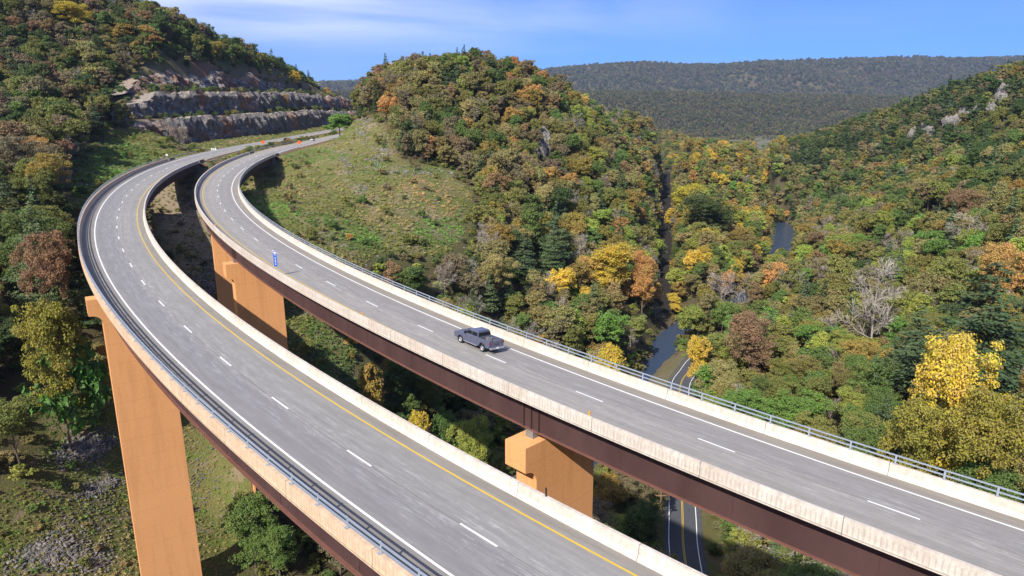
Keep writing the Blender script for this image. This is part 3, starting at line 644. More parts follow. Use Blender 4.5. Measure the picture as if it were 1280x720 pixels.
    gz=float(hz_at(c[0]-t.x*4,c[1]-t.y*4))-6
    zl_=float(rd.at(s1,dl,0)[2]); zr_=float(rd.at(s1,dr,0)[2])
    def W2(u,v,w_): q=c0+nn*u+t*w_; return (q.x,q.y,v)
    ab.prism([(dl-.5,gz),(dr+.5,gz),(dr+.5,zr_-.45),(dl-.5,zl_-.45)],0,1.3,W2); P(ab.build('abutment',MT['parapet'],root))
    for d_,z_ in((dl-.5,zl_),(dr+.1,zr_)): wg=MB(); wg.prism([(0.0,gz),(7.5,z_-2.2),(7.5,z_+.9),(0.0,z_+.9)],d_,d_+.4,lambda u,v,w_:W2(w_,v,u+1.32)); P(wg.build('wing_wall',MT['parapet'],root))
    return root
LP=[80.5,128.0]; RP=[25.7,106.5,138.0]
bl=bridge(LR,SL0,SL_AB,'nearer curved highway bridge, railing on its left parapet, tall ochre pier in the foreground',-5.6,4.75,-1,1,
   dict(girders=[-4.75,-1.6,1.2,4.1],piers=LP,vis0=-8,pier_dz=0,refl=[],pier_geo=[(LP[0],-4.9,3.3,-6.5,4.9),(LP[1],-4.4,3.4,-5.9,4.9)]),(MT['deck_left'],MT['parapet_tan'],MT['parapet']))
br=bridge(RR,SR0,SR_AB,'farther curved highway bridge carrying the pickup truck, railing on its right parapet',-4.95,5.25,1,-1,
   dict(girders=[-4.25,-1.3,1.7,4.6],piers=RP,vis0=-14,pier_dz=0,refl=[],pier_geo=[(RP[0],-4.95,3.0,-6.35,4.6),(RP[1],-4.95,3.2,-6.2,4.6),(RP[2],-3.9,3.6,-3.9,4.6)]),(MT['deck_right'],MT['parapet'],MT['parapet']))
# highway beyond the abutments
for rd,s1,dl,dr,ys,nm in((LR,SL_AB,-6.0,5.2,1,'highway_road'),(RR,SR_AB,-5.4,5.8,-1,'highway_road')):
    e=rd.s[-1]-4
    r0=mesh_uvw(nm,[strip(rd,s1,e,dl,dr,0.0,4,6)],MT['deck_left' if rd is LR else 'deck_right']); tag(r0,kind='structure')
    yl=-WL if ys<0 else WL
    for nm2,mt,dd in(('yellow_edge_line','yellow_paint',yl),('white_edge_line','white_paint',-yl)): paint(rd,s1,e,dd,.2,.01,MT[mt],nm2,r0)
    dashes(rd,s1,e,.01,'dashed_lane_line',r0,0)
    # gravel verge skirts so the pavement meets the ground
    sk=mesh_uvw('verge',[sweep(rd,s1,e,[(dl-2.5,-1.2),(dl-.01,-.01),(dl-.01,-1.2)],4),sweep(rd,s1,e,[(dr+.01,-1.2),(dr+.01,-.01),(dr+2.5,-1.2)],4)],MT['ground']); tag(sk,kind='structure')
# valley road
def flat(Pp,w0,w1,z,step=1):
    V=[];n=len(Pp)
    for i,p in enumerate(Pp):
        q=Pp[min(i+1,n-1)]-Pp[max(i-1,0)]; l=math.hypot(q[0],q[1]); nx_,ny_=q[1]/l,-q[0]/l
        V+=[(p[0]+nx_*w0,p[1]+ny_*w0,z),(p[0]+nx_*w1,p[1]+ny_*w1,z)]
    return MB().add(V,[(2*i,2*i+1,2*i+3,2*i+2) for i in range(n-1)])
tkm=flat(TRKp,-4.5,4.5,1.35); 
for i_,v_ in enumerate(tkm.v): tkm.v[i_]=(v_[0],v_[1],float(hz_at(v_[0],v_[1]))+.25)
tag(tkm.build('forest_track',MT['dark_track']),kind='structure')  # strip coloured dark to carry the shade of the trees beside it
vr=flat(VRDp,-4.0,4.3,.06).build('valley_road',MT['asphalt']); tag(vr,kind='structure')
for a,b,mt,nm in((-3.12,-2.94,'white_paint','white_edge_line'),(2.94,3.12,'white_paint','white_edge_line'),(-.20,-.08,'yellow_paint','yellow_centre_line'),(.08,.20,'yellow_paint','yellow_centre_line')): flat(VRDp,a,b,.066).build(nm,MT[mt],vr)
# ---------------------------------------------------------------- rock cut faces
def cliff(y0,y1,wbase,z0f,hh,seed,lean=2.2,nm='rock_cut'):
    ys=np.arange(y0,y1,0.8); nv=18; r=np.random.RandomState(seed)
    V=[]
    n1=VN(seed)
    for j in range(nv+2):
        t=min(j/nv,1.0)
        zz_=z0f(ys)+hh(ys)*t; n=(n1(ys,ys*0+j*.7,3.6)-.5)*3.0+(n1(ys*1.0,ys*0+j*.35+40,1.3)-.5)*1.7+(n1(ys,ys*0+9,11)-.5)*4.0
        n=n+(np.floor(n1(ys,ys*0+j*.9+13,2.6)*4)/4-.5)*2.2; x=cutx(ys)-wbase-lean*t+n*(0.35+0.65*math.sin(math.pi*min(max(t,.1),.9)))+0.8
        x=x-max(0,t-.82)/.18*2.0; zz_=zz_+((n1(ys,ys*0+77,3.0)-.5)*2.6+(n1(ys,ys*0+31,12)-.5)*3.0)*max(0,t-.5)*2
        if j==nv+1: x=x-4.5; zz_=zz_-1.0
        V.append(np.stack([x,ys,zz_],-1))
    lim_=hz_at(cutx(ys)-wbase-7,ys)+1.0
    V=np.stack(V,1); V[...,2]=np.minimum(V[...,2],np.maximum(lim_,z0f(ys)-1)[:,None]); a,b=V.shape[:2]; ix=np.arange(a*b).reshape(a,b); Fc=np.stack([ix[:-1,:-1],ix[:-1,1:],ix[1:,1:],ix[1:,:-1]],-1).reshape(-1,4)
    me=np_mesh(nm,V.reshape(-1,3),Fc,False); me.materials.append(MT['cliff']); o=link(bpy.data.objects.new(nm,me)); tag(o,kind='structure'); return o
c1=lambda y: cutz(y)-1.5
tap=lambda a,b: (lambda y: 1)
cliff(319,770,0,c1,lambda y:(BH[0]+1.8)*smooth(300,325,y),11,1.8)
cliff(322,770,BW[0]+2,lambda y:cutz(y)+BH[0]-.5,lambda y:(BH[1]+1.2)*smooth(305,335,y),12,1.8)
cliff(335,640,BW[0]*2+5,lambda y:cutz(y)+BH[0]+BH[1]-.3,lambda y:(BH[2]+.5)*smooth(320,350,y)*(1-0.55*smooth(480,620,y))*(0.75+.5*vn(y,y*0,25)),13,5.5)
# ---------------------------------------------------------------- outcrops and loose rocks
def rock_mesh(n,seed,flat_=0.7):
    r=np.random.RandomState(seed); bm=bmesh.new(); bmesh.ops.create_icosphere(bm,subdivisions=1,radius=1.0)
    V0=np.array([v.co[:] for v in bm.verts]); F0=np.array([[v.index for v in f.verts] for f in bm.faces]); bm.free(); return V0,F0
RV,RF=rock_mesh(1,1)
def rocks(pts,sizes,name,label,mat='rock',parent=None,seed=5,elong=(1,1,.7)):
    r=np.random.RandomState(seed); Vs=[];Fs=[];b=0
    for p,s in zip(pts,sizes):
        v=RV*(1+(r.rand(len(RV),1)-.5)*.7)*np.array(elong)*(0.6+r.rand(3)*.8)*s; a=r.rand()*6.28; c_,s_=math.cos(a),math.sin(a)
        v=np.stack([v[:,0]*c_-v[:,1]*s_,v[:,0]*s_+v[:,1]*c_,v[:,2]],-1)+np.array(p); Vs.append(v);Fs.append(RF+b);b+=len(v)
    me=np_mesh(name,np.vstack(Vs),np.vstack(Fs),False); me.materials.append(MT[mat]); return link(bpy.data.objects.new(name,me),parent)
def ground_hit(px,py,y0=60,y1=900):
    Ys=np.arange(y0,y1,1.0); x=(px-640)/F; yy=-(py-360)/F; t=Ys/(cP+yy*sP); X=x*t; Z=ZC+(-sP+yy*cP)*t; h=hz_at(X,Ys); k=max(1,int(np.argmax(Z<h))); d0=Z[k-1]-h[k-1]; d1=Z[k]-h[k]; u=d0/(d0-d1) if d0>0>=d1 else 1.0
    return (float(X[k-1]+(X[k]-X[k-1])*u),float(Ys[k-1]+u),float(h[k-1]+(h[k]-h[k-1])*u))
patches=[((108,560),34,16,900,.26,-18),((125,610),24,8,380,.24,-22),((60,690),42,18,700,.26,-15),((110,700),34,16,360,.24,0),((110,640),50,60,500,.16,10),((175,560),40,60,200,.22,0),((240,600),40,60,260,.22,10),((285,372),26,18,500,.42,20),((262,345),22,22,220,.30,0),((238,262),22,26,220,.25,0),
 ((433,205),6,14,120,.45,-30),((448,236),12,6,70,.45,0),((476,192),16,26,120,.62,20),((455,160),9,20,90,.65,10),((535,216),46,6,130,.5,3),((540,262),30,40,120,.35,0),((500,300),40,40,120,.3,0),((380,440),40,50,160,.3,20),((655,168),6,4,12,.8,0),((365,155),60,3,60,1.0,-3),((100,232),14,3,40,.6,0),((420,300),40,20,80,.3,0)]
pts=[];szs=[]
for (c,rx,ry,n,sz,ang) in patches:
    for k in range(n):
        u=rx*.52*rng.randn(); v_=ry*.52*rng.randn(); an=R_(ang)
        p=ground_hit(c[0]+u*math.cos(an)-v_*math.sin(an),c[1]+u*math.sin(an)+v_*math.cos(an)); pts.append((p[0],p[1],p[2]+sz*.15)); szs.append(sz*(0.45+rng.rand()*1.0))
tag(rocks(pts,szs,'loose_rocks','',seed=9),'pale broken rocks scattered over the grassy slopes and round the pier feet','rocks',kind='stuff')
def outcrop(px,py,n,sp,sz,label,ez=1.2,Y=None):
    n=n*7; sz=sz*.34
    c=ground_hit(px,py); r=np.random.RandomState(int(px)); P0=[];S0=[]
    for k in range(n):
        p=ground_hit(px+(r.rand()-.5)*sp[0],py+(r.rand()-.5)*sp[1]); 
        if abs(p[1]-c[1])>60: p=c
        P0.append((p[0]-c[0],p[1]-c[1],p[2]-c[2]+sz*.9)); S0.append(sz*(.6+r.rand()))
    o=rocks(P0,S0,'rock_outcrop','',seed=int(px),elong=(1,1.0,ez)); o.location=c; tag(o,label,'rock outcrop',kind=None); return o
for a in [(680,181,20,(12,28),7.0,'white rock outcrop showing through the trees on the right flank of the middle hill',1.6),
          (664,205,5,(8,8),4.5,'small grey rock just below the white outcrop on the middle hill',1.2),
          (1252,116,9,(9,22),5.5,'tall pale rock outcrop highest on the right-hand ridge',1.6),(1236,134,5,(9,10),5,'pale rocks below the highest outcrop of the right-hand ridge',1.3),
          (1212,142,8,(22,6),5.5,'low band of pale rock in the middle of the ridge outcrops',1.1),(1188,154,9,(18,10),6.5,'wide pale rock face among pines on the right-hand ridge',1.2),
          (1158,165,6,(12,9),6.5,'pale rock outcrop lower down the right-hand ridge crest',1.3),(1138,168,4,(6,10),6,'narrow pale rock between dark pines on the right-hand ridge',1.5),
          (1098,185,4,(9,6),7,'lowest and farthest pale outcrop of the right-hand ridge',1.1)]: outcrop(*a[:5],a[5],a[6])

# ---------------------------------------------------------------- the air itself
hm=bpy.data.materials.new('haze'); hm.use_nodes=True; hn=hm.node_tree; hn.nodes.clear(); ho=hn.nodes.new('ShaderNodeOutputMaterial'); hv=hn.nodes.new('ShaderNodeVolumePrincipled')
hv.inputs['Density'].default_value=HAZE; hv.inputs['Color'].default_value=(0.58,0.74,1.0,1); hv.inputs['Anisotropy'].default_value=0.25; hn.links.new(hv.outputs[0],ho.inputs['Volume'])
hb=MB(); ztop_=float(GZ.max())+70; zlo_=float(GZ.min())-4; hb.box((0,2900,(zlo_+ztop_)/2),(float(gx[-1]-gx[0])+300,9900,ztop_-zlo_)); hz_o=hb.build('haze',hm); tag(hz_o,kind='stuff'); hz_o['label']='thin blue autumn haze filling the air over the valley'
# ---------------------------------------------------------------- tree shapes
def cards(C,N,S,r,asp=1.0):
    "rhombic leaf sprays centred at C with normals N and sizes S"
    n=len(C); N=N/np.maximum(np.linalg.norm(N,axis=1,keepdims=True),1e-6); a=r.randn(n,3); u=np.cross(N,a); u/=np.maximum(np.linalg.norm(u,axis=1,keepdims=True),1e-6); v=np.cross(N,u)
    S=S[:,None]; k=asp
    P=np.stack([C+u*S,C+v*S*.62*k+N*S*.12,C-u*S,C-v*S*.62*k-N*S*.12],1)
    return P.reshape(-1,3),np.arange(n*4).reshape(n,4)
def crown_pts(seed,H=14,R=4.6,base=.22,nl=9,nclump=95,per=44,size=.36,shape='round',clump=0.95):
    r=np.random.RandomState(seed); lob=[]
    for k in range(nl):
        a=r.rand()*6.28; t=r.rand(); zc=H*(base+(1-base)*(0.25+0.65*t)); 
        w_={'round':math.sqrt(max(0.05,1-(2*(0.25+.65*t)-1.0)**2)),'tall':1-.55*t,'broad':0.6+0.6*(1-abs(t-.45))}[shape]
        rad=R*w_*(.25+.45*r.rand()); lob.append((rad*math.cos(a),rad*math.sin(a),zc,R*(.36+.30*r.rand())))
    lob.append((0,0,H*.80,R*.50)); Cc=[];Nn=[];Ss=[]
    for k in range(nclump):
        lx,ly,lz,lr=lob[r.randint(len(lob))]; d=r.randn(3); d[2]=d[2]*.8+.35; d/=np.linalg.norm(d)
        c=np.array([lx,ly,lz])+d*lr*(.72+.38*r.rand())*np.array([1,1,.82]); c[2]=min(max(c[2],H*base*.8),H)
        cr_=clump*(.6+.8*r.rand())
        dd=r.randn(per,3); dd/=np.linalg.norm(dd,axis=1,keepdims=True); rr=cr_*(.45+.6*r.rand(per,1)); Cc.append(c+dd*rr*np.array([1,1,.62])); nn=dd*.7+np.array([0,0,.8])+r.randn(per,3)*.6; Nn.append(nn); Ss.append(size*(.6+.8*r.rand(per)))
    return np.vstack(Cc),np.vstack(Nn),np.concatenate(Ss)
def crown_mesh(name,mat='leaf',**k):
    seed=k.get('seed',0); C,N,S=crown_pts(**k); V,Fc=cards(C,N,S,np.random.RandomState(seed+1)); me=np_mesh(name,V,Fc,True); me.materials.append(MT[mat]); return me
def conifer_pts(seed,H=17,R=3.4,whorls=22,per=26,size=.42,pine=False):
    r=np.random.RandomState(seed); Cc=[];Nn=[];Ss=[]
    for w_ in range(whorls):
        t=(w_+.5)/whorls; z=H*(.14+.86*t); rad=R*((1-t)**.75*1.0+.06)*(1 if not pine else (.75+.5*r.rand())); nb=max(4,int(9*(1-t)+4)) if not pine else max(3,int(6*(1-t)+3))
        for b in range(nb):
            a=r.rand()*6.28; L=rad*(.65+.5*r.rand()); m_=max(6,int(per*L/R)); q=r.rand(m_)**.7
            sag=(-.22 if not pine else .12); x=np.cos(a)*L*q; y=np.sin(a)*L*q; wd=(.12+.20*(1-abs(q-.6)))*L*(1.0 if not pine else 1.2)
            off=(r.rand(m_)-.5)*2*wd; C=np.stack([x-np.sin(a)*off,y+np.cos(a)*off,z+L*sag*q+(r.rand(m_)-.5)*(.35 if not pine else .5)],1)
            Cc.append(C); Nn.append(np.stack([np.cos(a)*.35+r.randn(m_)*.35,np.sin(a)*.35+r.randn(m_)*.35,np.full(m_,1.0)],1)); Ss.append(size*(.6+.7*r.rand(m_)))
    return np.vstack(Cc),np.vstack(Nn),np.concatenate(Ss)
def conifer_mesh(name,**k):
    seed=k.get('seed',0); C,N,S=conifer_pts(**k); V,Fc=cards(C,N,S,np.random.RandomState(seed+1),.8); me=np_mesh(name,V,Fc,True); me.materials.append(MT['needle']); return me
def wood(seed,H,r0,levels,spread,mat,first=.25,nb=7,tip=.012,droop=0):
    r=np.random.RandomState(seed); mb=MB()
    def seg(p,d,L,rad,lv):
        d=d.normalized(); n=3 if lv<levels else 2; q=p
        for i in range(n):
            d2=(d+Vector(r.randn(3))*.13).normalized(); q2=q+d2*(L/n); ra=rad*(1-.35*i/n); rb=rad*(1-.35*(i+1)/n); mb.tube(q,q2,max(ra,tip),max(rb,tip),5 if lv<=1 else (4 if lv==2 else 3)); q=q2; d=d2
            if lv<levels and (i>0 or lv>0):
                for k in range(2 if lv>0 else 0):
                    s_=Vector(r.randn(3)); s_=(s_-d*s_.dot(d)).normalized(); seg(q,(d*.75+s_*spread+Vector((0,0,.18-droop))),L*(.52+.2*r.rand()),rb*.62,lv+1)
        if lv<levels: 
            for k in range(2): seg(q,d+Vector(r.randn(3))*.35+Vector((0,0,.1)),L*.6,rad*.5,lv+1)
    # leader
    q=Vector((0,0,-1.5)); n=7; pts_=[q]; dirv=Vector((0,0,1))
    for i in range(n):
        q2=q+Vector((r.randn()*.12,r.randn()*.12,(H*.86+1.5)/n)); mb.tube(q,q2,r0*(1-.85*i/n),r0*(1-.85*(i+1)/n),7); q=q2; pts_.append(q)
    for k in range(nb):
        t=first+(.95-first)*(k+r.rand()*.5)/nb; i=min(int(t*n),n-1); f=t*n-i; p=pts_[i]*(1-f)+pts_[i+1]*f; a=k*2.4+r.rand(); el=.35+.5*t
        seg(p,Vector((math.cos(a),math.sin(a),el)),H*(.30*(1-t*.55)),r0*.42*(1-t*.6),1)
    me=bpy.data.meshes.new('trunk'); me.from_pydata(mb.v,[],mb.f); me.update(); me.materials.append(MT[mat]); return me
def pole_trunk(H,r0,seed=0,lim=5):
    return wood(seed,H,r0,1,.5,'bark',.35,lim)
def clear_(px,py,y):
    for cx_,cy_,rx,ry,ym in((680,183,13,22,420),(1252,118,9,18,720),(1236,135,7,8,720),(1212,142,16,7,760),(1188,154,14,10,800),(1158,165,9,8,850),(1138,168,6,9,900),(1098,185,6,6,950)):
        if ((px-cx_)/rx)**2+((py-cy_)/ry)**2<1 and y<ym: return True
    return False
CR={}; TR={}
for i,(sh,R,H,nl,ba) in enumerate([('round',4.7,14,9,.20),('tall',3.9,15.5,9,.16),('broad',5.6,13.5,11,.26),('round',4.2,13,7,.18),('broad',5.0,15,10,.30)]):
    CR['b%d'%i]=crown_mesh('crown',seed=20+i,H=H,R=R,nl=nl,base=ba,shape=sh,nclump=125,per=62,size=.27,clump=1.15)
    TR['b%d'%i]=wood(40+i,H,.24,1,.6,'bark',.3,8,.03)
for i,(H,R,pine) in enumerate([(18,3.6,False),(16,4.4,True),(19,4.0,True)]):
    CR['c%d'%i]=conifer_mesh('crown',seed=60+i,H=H,R=R,pine=pine); TR['c%d'%i]=wood(70+i,H,.22,0,.5,'bark',.3,0)
for i in range(3):
    CR['d%d'%i]=crown_mesh('crown',seed=80+i,H=13.5,R=4.2,nl=8,base=.3,shape='round',nclump=40,per=14,size=.16,clump=1.0)
    TR['d%d'%i]=wood(90+i,14,.20,3,.85,'pale_bark',.28,8,.028)
for i in range(2):
    CR['s%d'%i]=crown_mesh('foliage',seed=100+i,H=3.6,R=2.2,nl=5,base=.02,shape='round',nclump=40,per=30,size=.20,clump=.55); TR['s%d'%i]=wood(105+i,2.6,.05,1,.6,'bark',.1,5,.015)
# coarser versions for the far woods
for i in range(3):
    CR['m%d'%i]=crown_mesh('crown_mid',seed=120+i,H=14,R=4.8,nl=8,base=.18,shape=['round','broad','tall'][i],nclump=70,per=24,size=.46,clump=1.2)
CR['mc0']=conifer_mesh('crown_mid',seed=130,H=18,R=3.7,whorls=14,per=12,size=.8); CR['mc1']=conifer_mesh('crown_mid',seed=131,H=17,R=4.3,whorls=11,per=12,size=.8,pine=True)
for i in range(2):
    CR['f%d'%i]=crown_mesh('crown_far',seed=140+i,H=13,R=6.4,nl=8,base=.05,shape='broad',nclump=26,per=6,size=1.9,clump=1.3)
for i,(sh,R,H,nl,ba) in enumerate([('round',4.7,14,9,.20),('tall',3.9,15.5,9,.16),('broad',5.6,13.5,11,.26),('round',4.2,13,7,.18),('broad',5.0,15,10,.30)]):
    CR['B%d'%i]=crown_mesh('crown',seed=20+i,H=H,R=R,nl=nl,base=ba,shape=sh,nclump=190,per=110,size=.135,clump=1.0); TR['B%d'%i]=TR['b%d'%i]
for i,(H,R,pine) in enumerate([(18,3.6,False),(16,4.4,True),(19,4.0,True)]):
    CR['C%d'%i]=conifer_mesh('crown',seed=60+i,H=H,R=R,pine=pine,per=110,size=.19); TR['C%d'%i]=TR['c%d'%i]
CR['t0']=crown_mesh('tuft',seed=150,H=.7,R=.55,nl=3,base=0,shape='round',nclump=12,per=7,size=.13,clump=.22)
# ---------------------------------------------------------------- palettes (base colours)
PAL=dict(dgreen=(.055,.082,.022),green=(.090,.128,.026),bgreen=(.10,.18,.025),olive=(.145,.140,.030),tan=(.205,.165,.055),ygreen=(.20,.22,.03),gold=(.34,.24,.04),yellow=(.58,.40,.018),tan2=(.26,.17,.06),yg2=(.075,.16,.025),yolive=(.40,.32,.02),gold2=(.20,.175,.02),orange=(.34,.185,.04),rust=(.190,.115,.050),brown=(.160,.122,.062),red=(.12,.045,.030),grey=(.15,.12,.10),pine=(.062,.088,.034),dpine=(.040,.060,.025))
for k_ in PAL: PAL[k_]=tuple(min(.75,c_*(1.68 if k_ not in('yellow','gold','red') else 1.08)) for c_ in PAL[k_])
def wts(**k): a=sum(k.values()); return [(n,v/a) for n,v in k.items()]
Wz={'left_hill':wts(olive=26,dgreen=15,green=7,brown=25,rust=5,tan=16,gold=3,orange=1,dpine=8,d_grey=10),
 'left_low':wts(dpine=12,pine=12,olive=22,rust=4,orange=2,gold=6,green=14,dgreen=18),
 'bench':wts(olive=8,green=12,dgreen=14,pine=12,orange=2,gold=2),
 'mid_top':wts(olive=22,tan=24,orange=4,brown=12,rust=4,gold=8,green=7,dgreen=3,pine=9,ygreen=3,d_grey=4),
 'mid_low':wts(olive=18,tan=20,orange=1,brown=6,gold=9,green=14,dgreen=5,pine=11,ygreen=6,d_grey=27),
 'mid_right':wts(olive=20,tan=18,orange=2,gold=10,green=14,pine=7,ygreen=8,d_grey=20,rust=1,brown=4),
 'valley':wts(gold=25,yellow=12,ygreen=10,olive=14,green=9,tan=18,orange=3,d_grey=9,rust=3,bgreen=2),
 'right_low':wts(green=20,bgreen=5,olive=24,ygreen=9,tan=10,gold=3,orange=.5,rust=1,pine=7,d_grey=17,dgreen=4),
 'right_mid':wts(olive=20,green=16,tan=13,gold=4,pine=16,dgreen=9,d_grey=6,rust=3,ygreen=4,brown=5),
 'right_top':wts(dpine=24,pine=10,dgreen=18,olive=18,brown=10,tan=6,gold=2,green=6),
 'under':wts(dgreen=24,olive=26,green=12,gold=7,brown=14,ygreen=8,d_grey=8),
 'far':wts(brown=20,rust=7,dgreen=14,dpine=12,olive=18,green=3,tan=10,grey=12)}
def region(px,py,Y):
    if Y>2100: return 'far'
    if py>470 and px<880 and px>350: return 'under'
    if px<440 and py<130 and px>200 and py>40: return 'bench'
    if px<420: return 'left_hill' if py<235 else 'left_low'
    if px<960 and Y<900 and py<260 and px<700: return 'mid_top'
    if px<700: return 'mid_low'
    if px<835 and py<420 and not(px>700 and py>340 and px<760): return 'mid_right'
    if px<985 and py<395: return 'valley'
    if py<185+ (1280-px)*.10 and px>900: return 'right_top' 
    if py<290: return 'right_mid'
    return 'right_low'
#
def blocked(x,y,z,mt):
    if mt==1:
        Z,px,py=zone(x,y,z); b=np.zeros(x.shape,bool)
        for k in Z: b|=Z[k]
        d,wd=pdist(RIVp,x,y); b|=d<wd+.3
        d,_=pdist(VRDp[::3],x,y); b|=d<5.8
        dl,sl_,ol=LR.nearest(x,y); dr_,sr_,orr=RR.nearest(x,y); b|=((dl<9)|(dr_<9))&(z>np.minimum(LR.zf(x,y),RR.zf(x,y))-9)
        return b|((y>318)&(y<800)&(cutx(y)-x>-34)&(cutx(y)-x<34))
    "mt = clearance margin"
    Z,px,py=zone(x,y,z); b=np.zeros(x.shape,bool)
    for k in Z: b|=Z[k]
    d,wd=pdist(RIVp,x,y); b|=d<wd+np.where(y<330,4.5,np.where(y<578,1.0,-99))
    d,_=pdist(VRDp[::3],x,y); b|=d<7.5
    d,_=pdist(TRKp,x,y); b|=d<6.3+np.clip(y-320,0,900)*.0055
    dl,sl_,ol=LR.nearest(x,y); dr_,sr_,orr=RR.nearest(x,y)
    zr=np.minimum(LR.zf(x,y),RR.zf(x,y))
    tall=z>zr-19
    b|=(dl<12)&tall; b|=(dr_<12)&tall; b|=(dl<5.5)|(dr_<5.5)
    b|=(sl_>SL_AB-25)&(dl<17)&(y>180); b|=(sr_>SR_AB-25)&(dr_<16)&(y>200)
    wv=cutx(y)-x; b|=(y>322)&(y<800)&(wv>-30)&(wv<32)
    b|=(y>1450)&(y<2350)&(np.abs(x/y-.31)<.085)&(VN(4)(x,y,60)<.74)
    return b
def scatter(x0,x1,y0,y1,sp,keep=1.0,seed=0,mt=0):
    r=np.random.RandomState(seed); xs=np.arange(x0,x1,sp); ys=np.arange(y0,y1,sp*.866); X,Y=np.meshgrid(xs,ys); X=X+(np.arange(len(ys))%2)[:,None]*sp/2
    X=X+(r.rand(*X.shape)-.5)*sp*.8; Y=Y+(r.rand(*Y.shape)-.5)*sp*.8; X=X.ravel();Y=Y.ravel(); Z=hz_at(X,Y)
    px,py,d=proj(X,Y,Z+8); m_=(px>-170)&(px<1450)&(py<860)&(d>25)&(r.rand(len(X))<keep); X,Y,Z=X[m_],Y[m_],Z[m_]
    m_=~blocked(X,Y,Z,mt); return X[m_],Y[m_],Z[m_]
def jitter(c,r,a=.18): 
    f=1+(r.rand()-.5)*2*a; return tuple(min(1,max(0,x*f*(1+(r.rand()-.5)*.18))) for x in c)
def choose(X,Y,Z,seed):
    r=np.random.RandomState(seed); px,py,d=proj(X,Y,Z+7); out_=[]
    clus=fbm(X,Y,38,2)
    for i in range(len(X)):
        rg=region(px[i],py[i],Y[i]); W=Wz[rg]; u=(r.rand()*.62+.38*min(max((clus[i]-.2)/.6,0),.999)); a=0
        for n,wt in W:
            a+=wt
            if u<=a: break
        if r.rand()<.5:
            u=r.rand(); a=0
            for n,wt in W:
                a+=wt
                if u<=a: break
        kind='b'; base=n
        if n in('pine','dpine'): kind='c'
        if n=='d_grey': kind='d'; base=['grey','brown','tan','olive'][r.randint(4)]
        if rg=='bench' : kind='s' if r.rand()<.55 else kind
        out_.append((kind,base,jitter(PAL[base],r)))
    return out_
near=scatter(-340,330,40,470,6.3,1,1)
mid=scatter(-520,620,470,1000,7.4,1,2)
far=scatter(-700,1100,1000,2350,9.0,1,3)
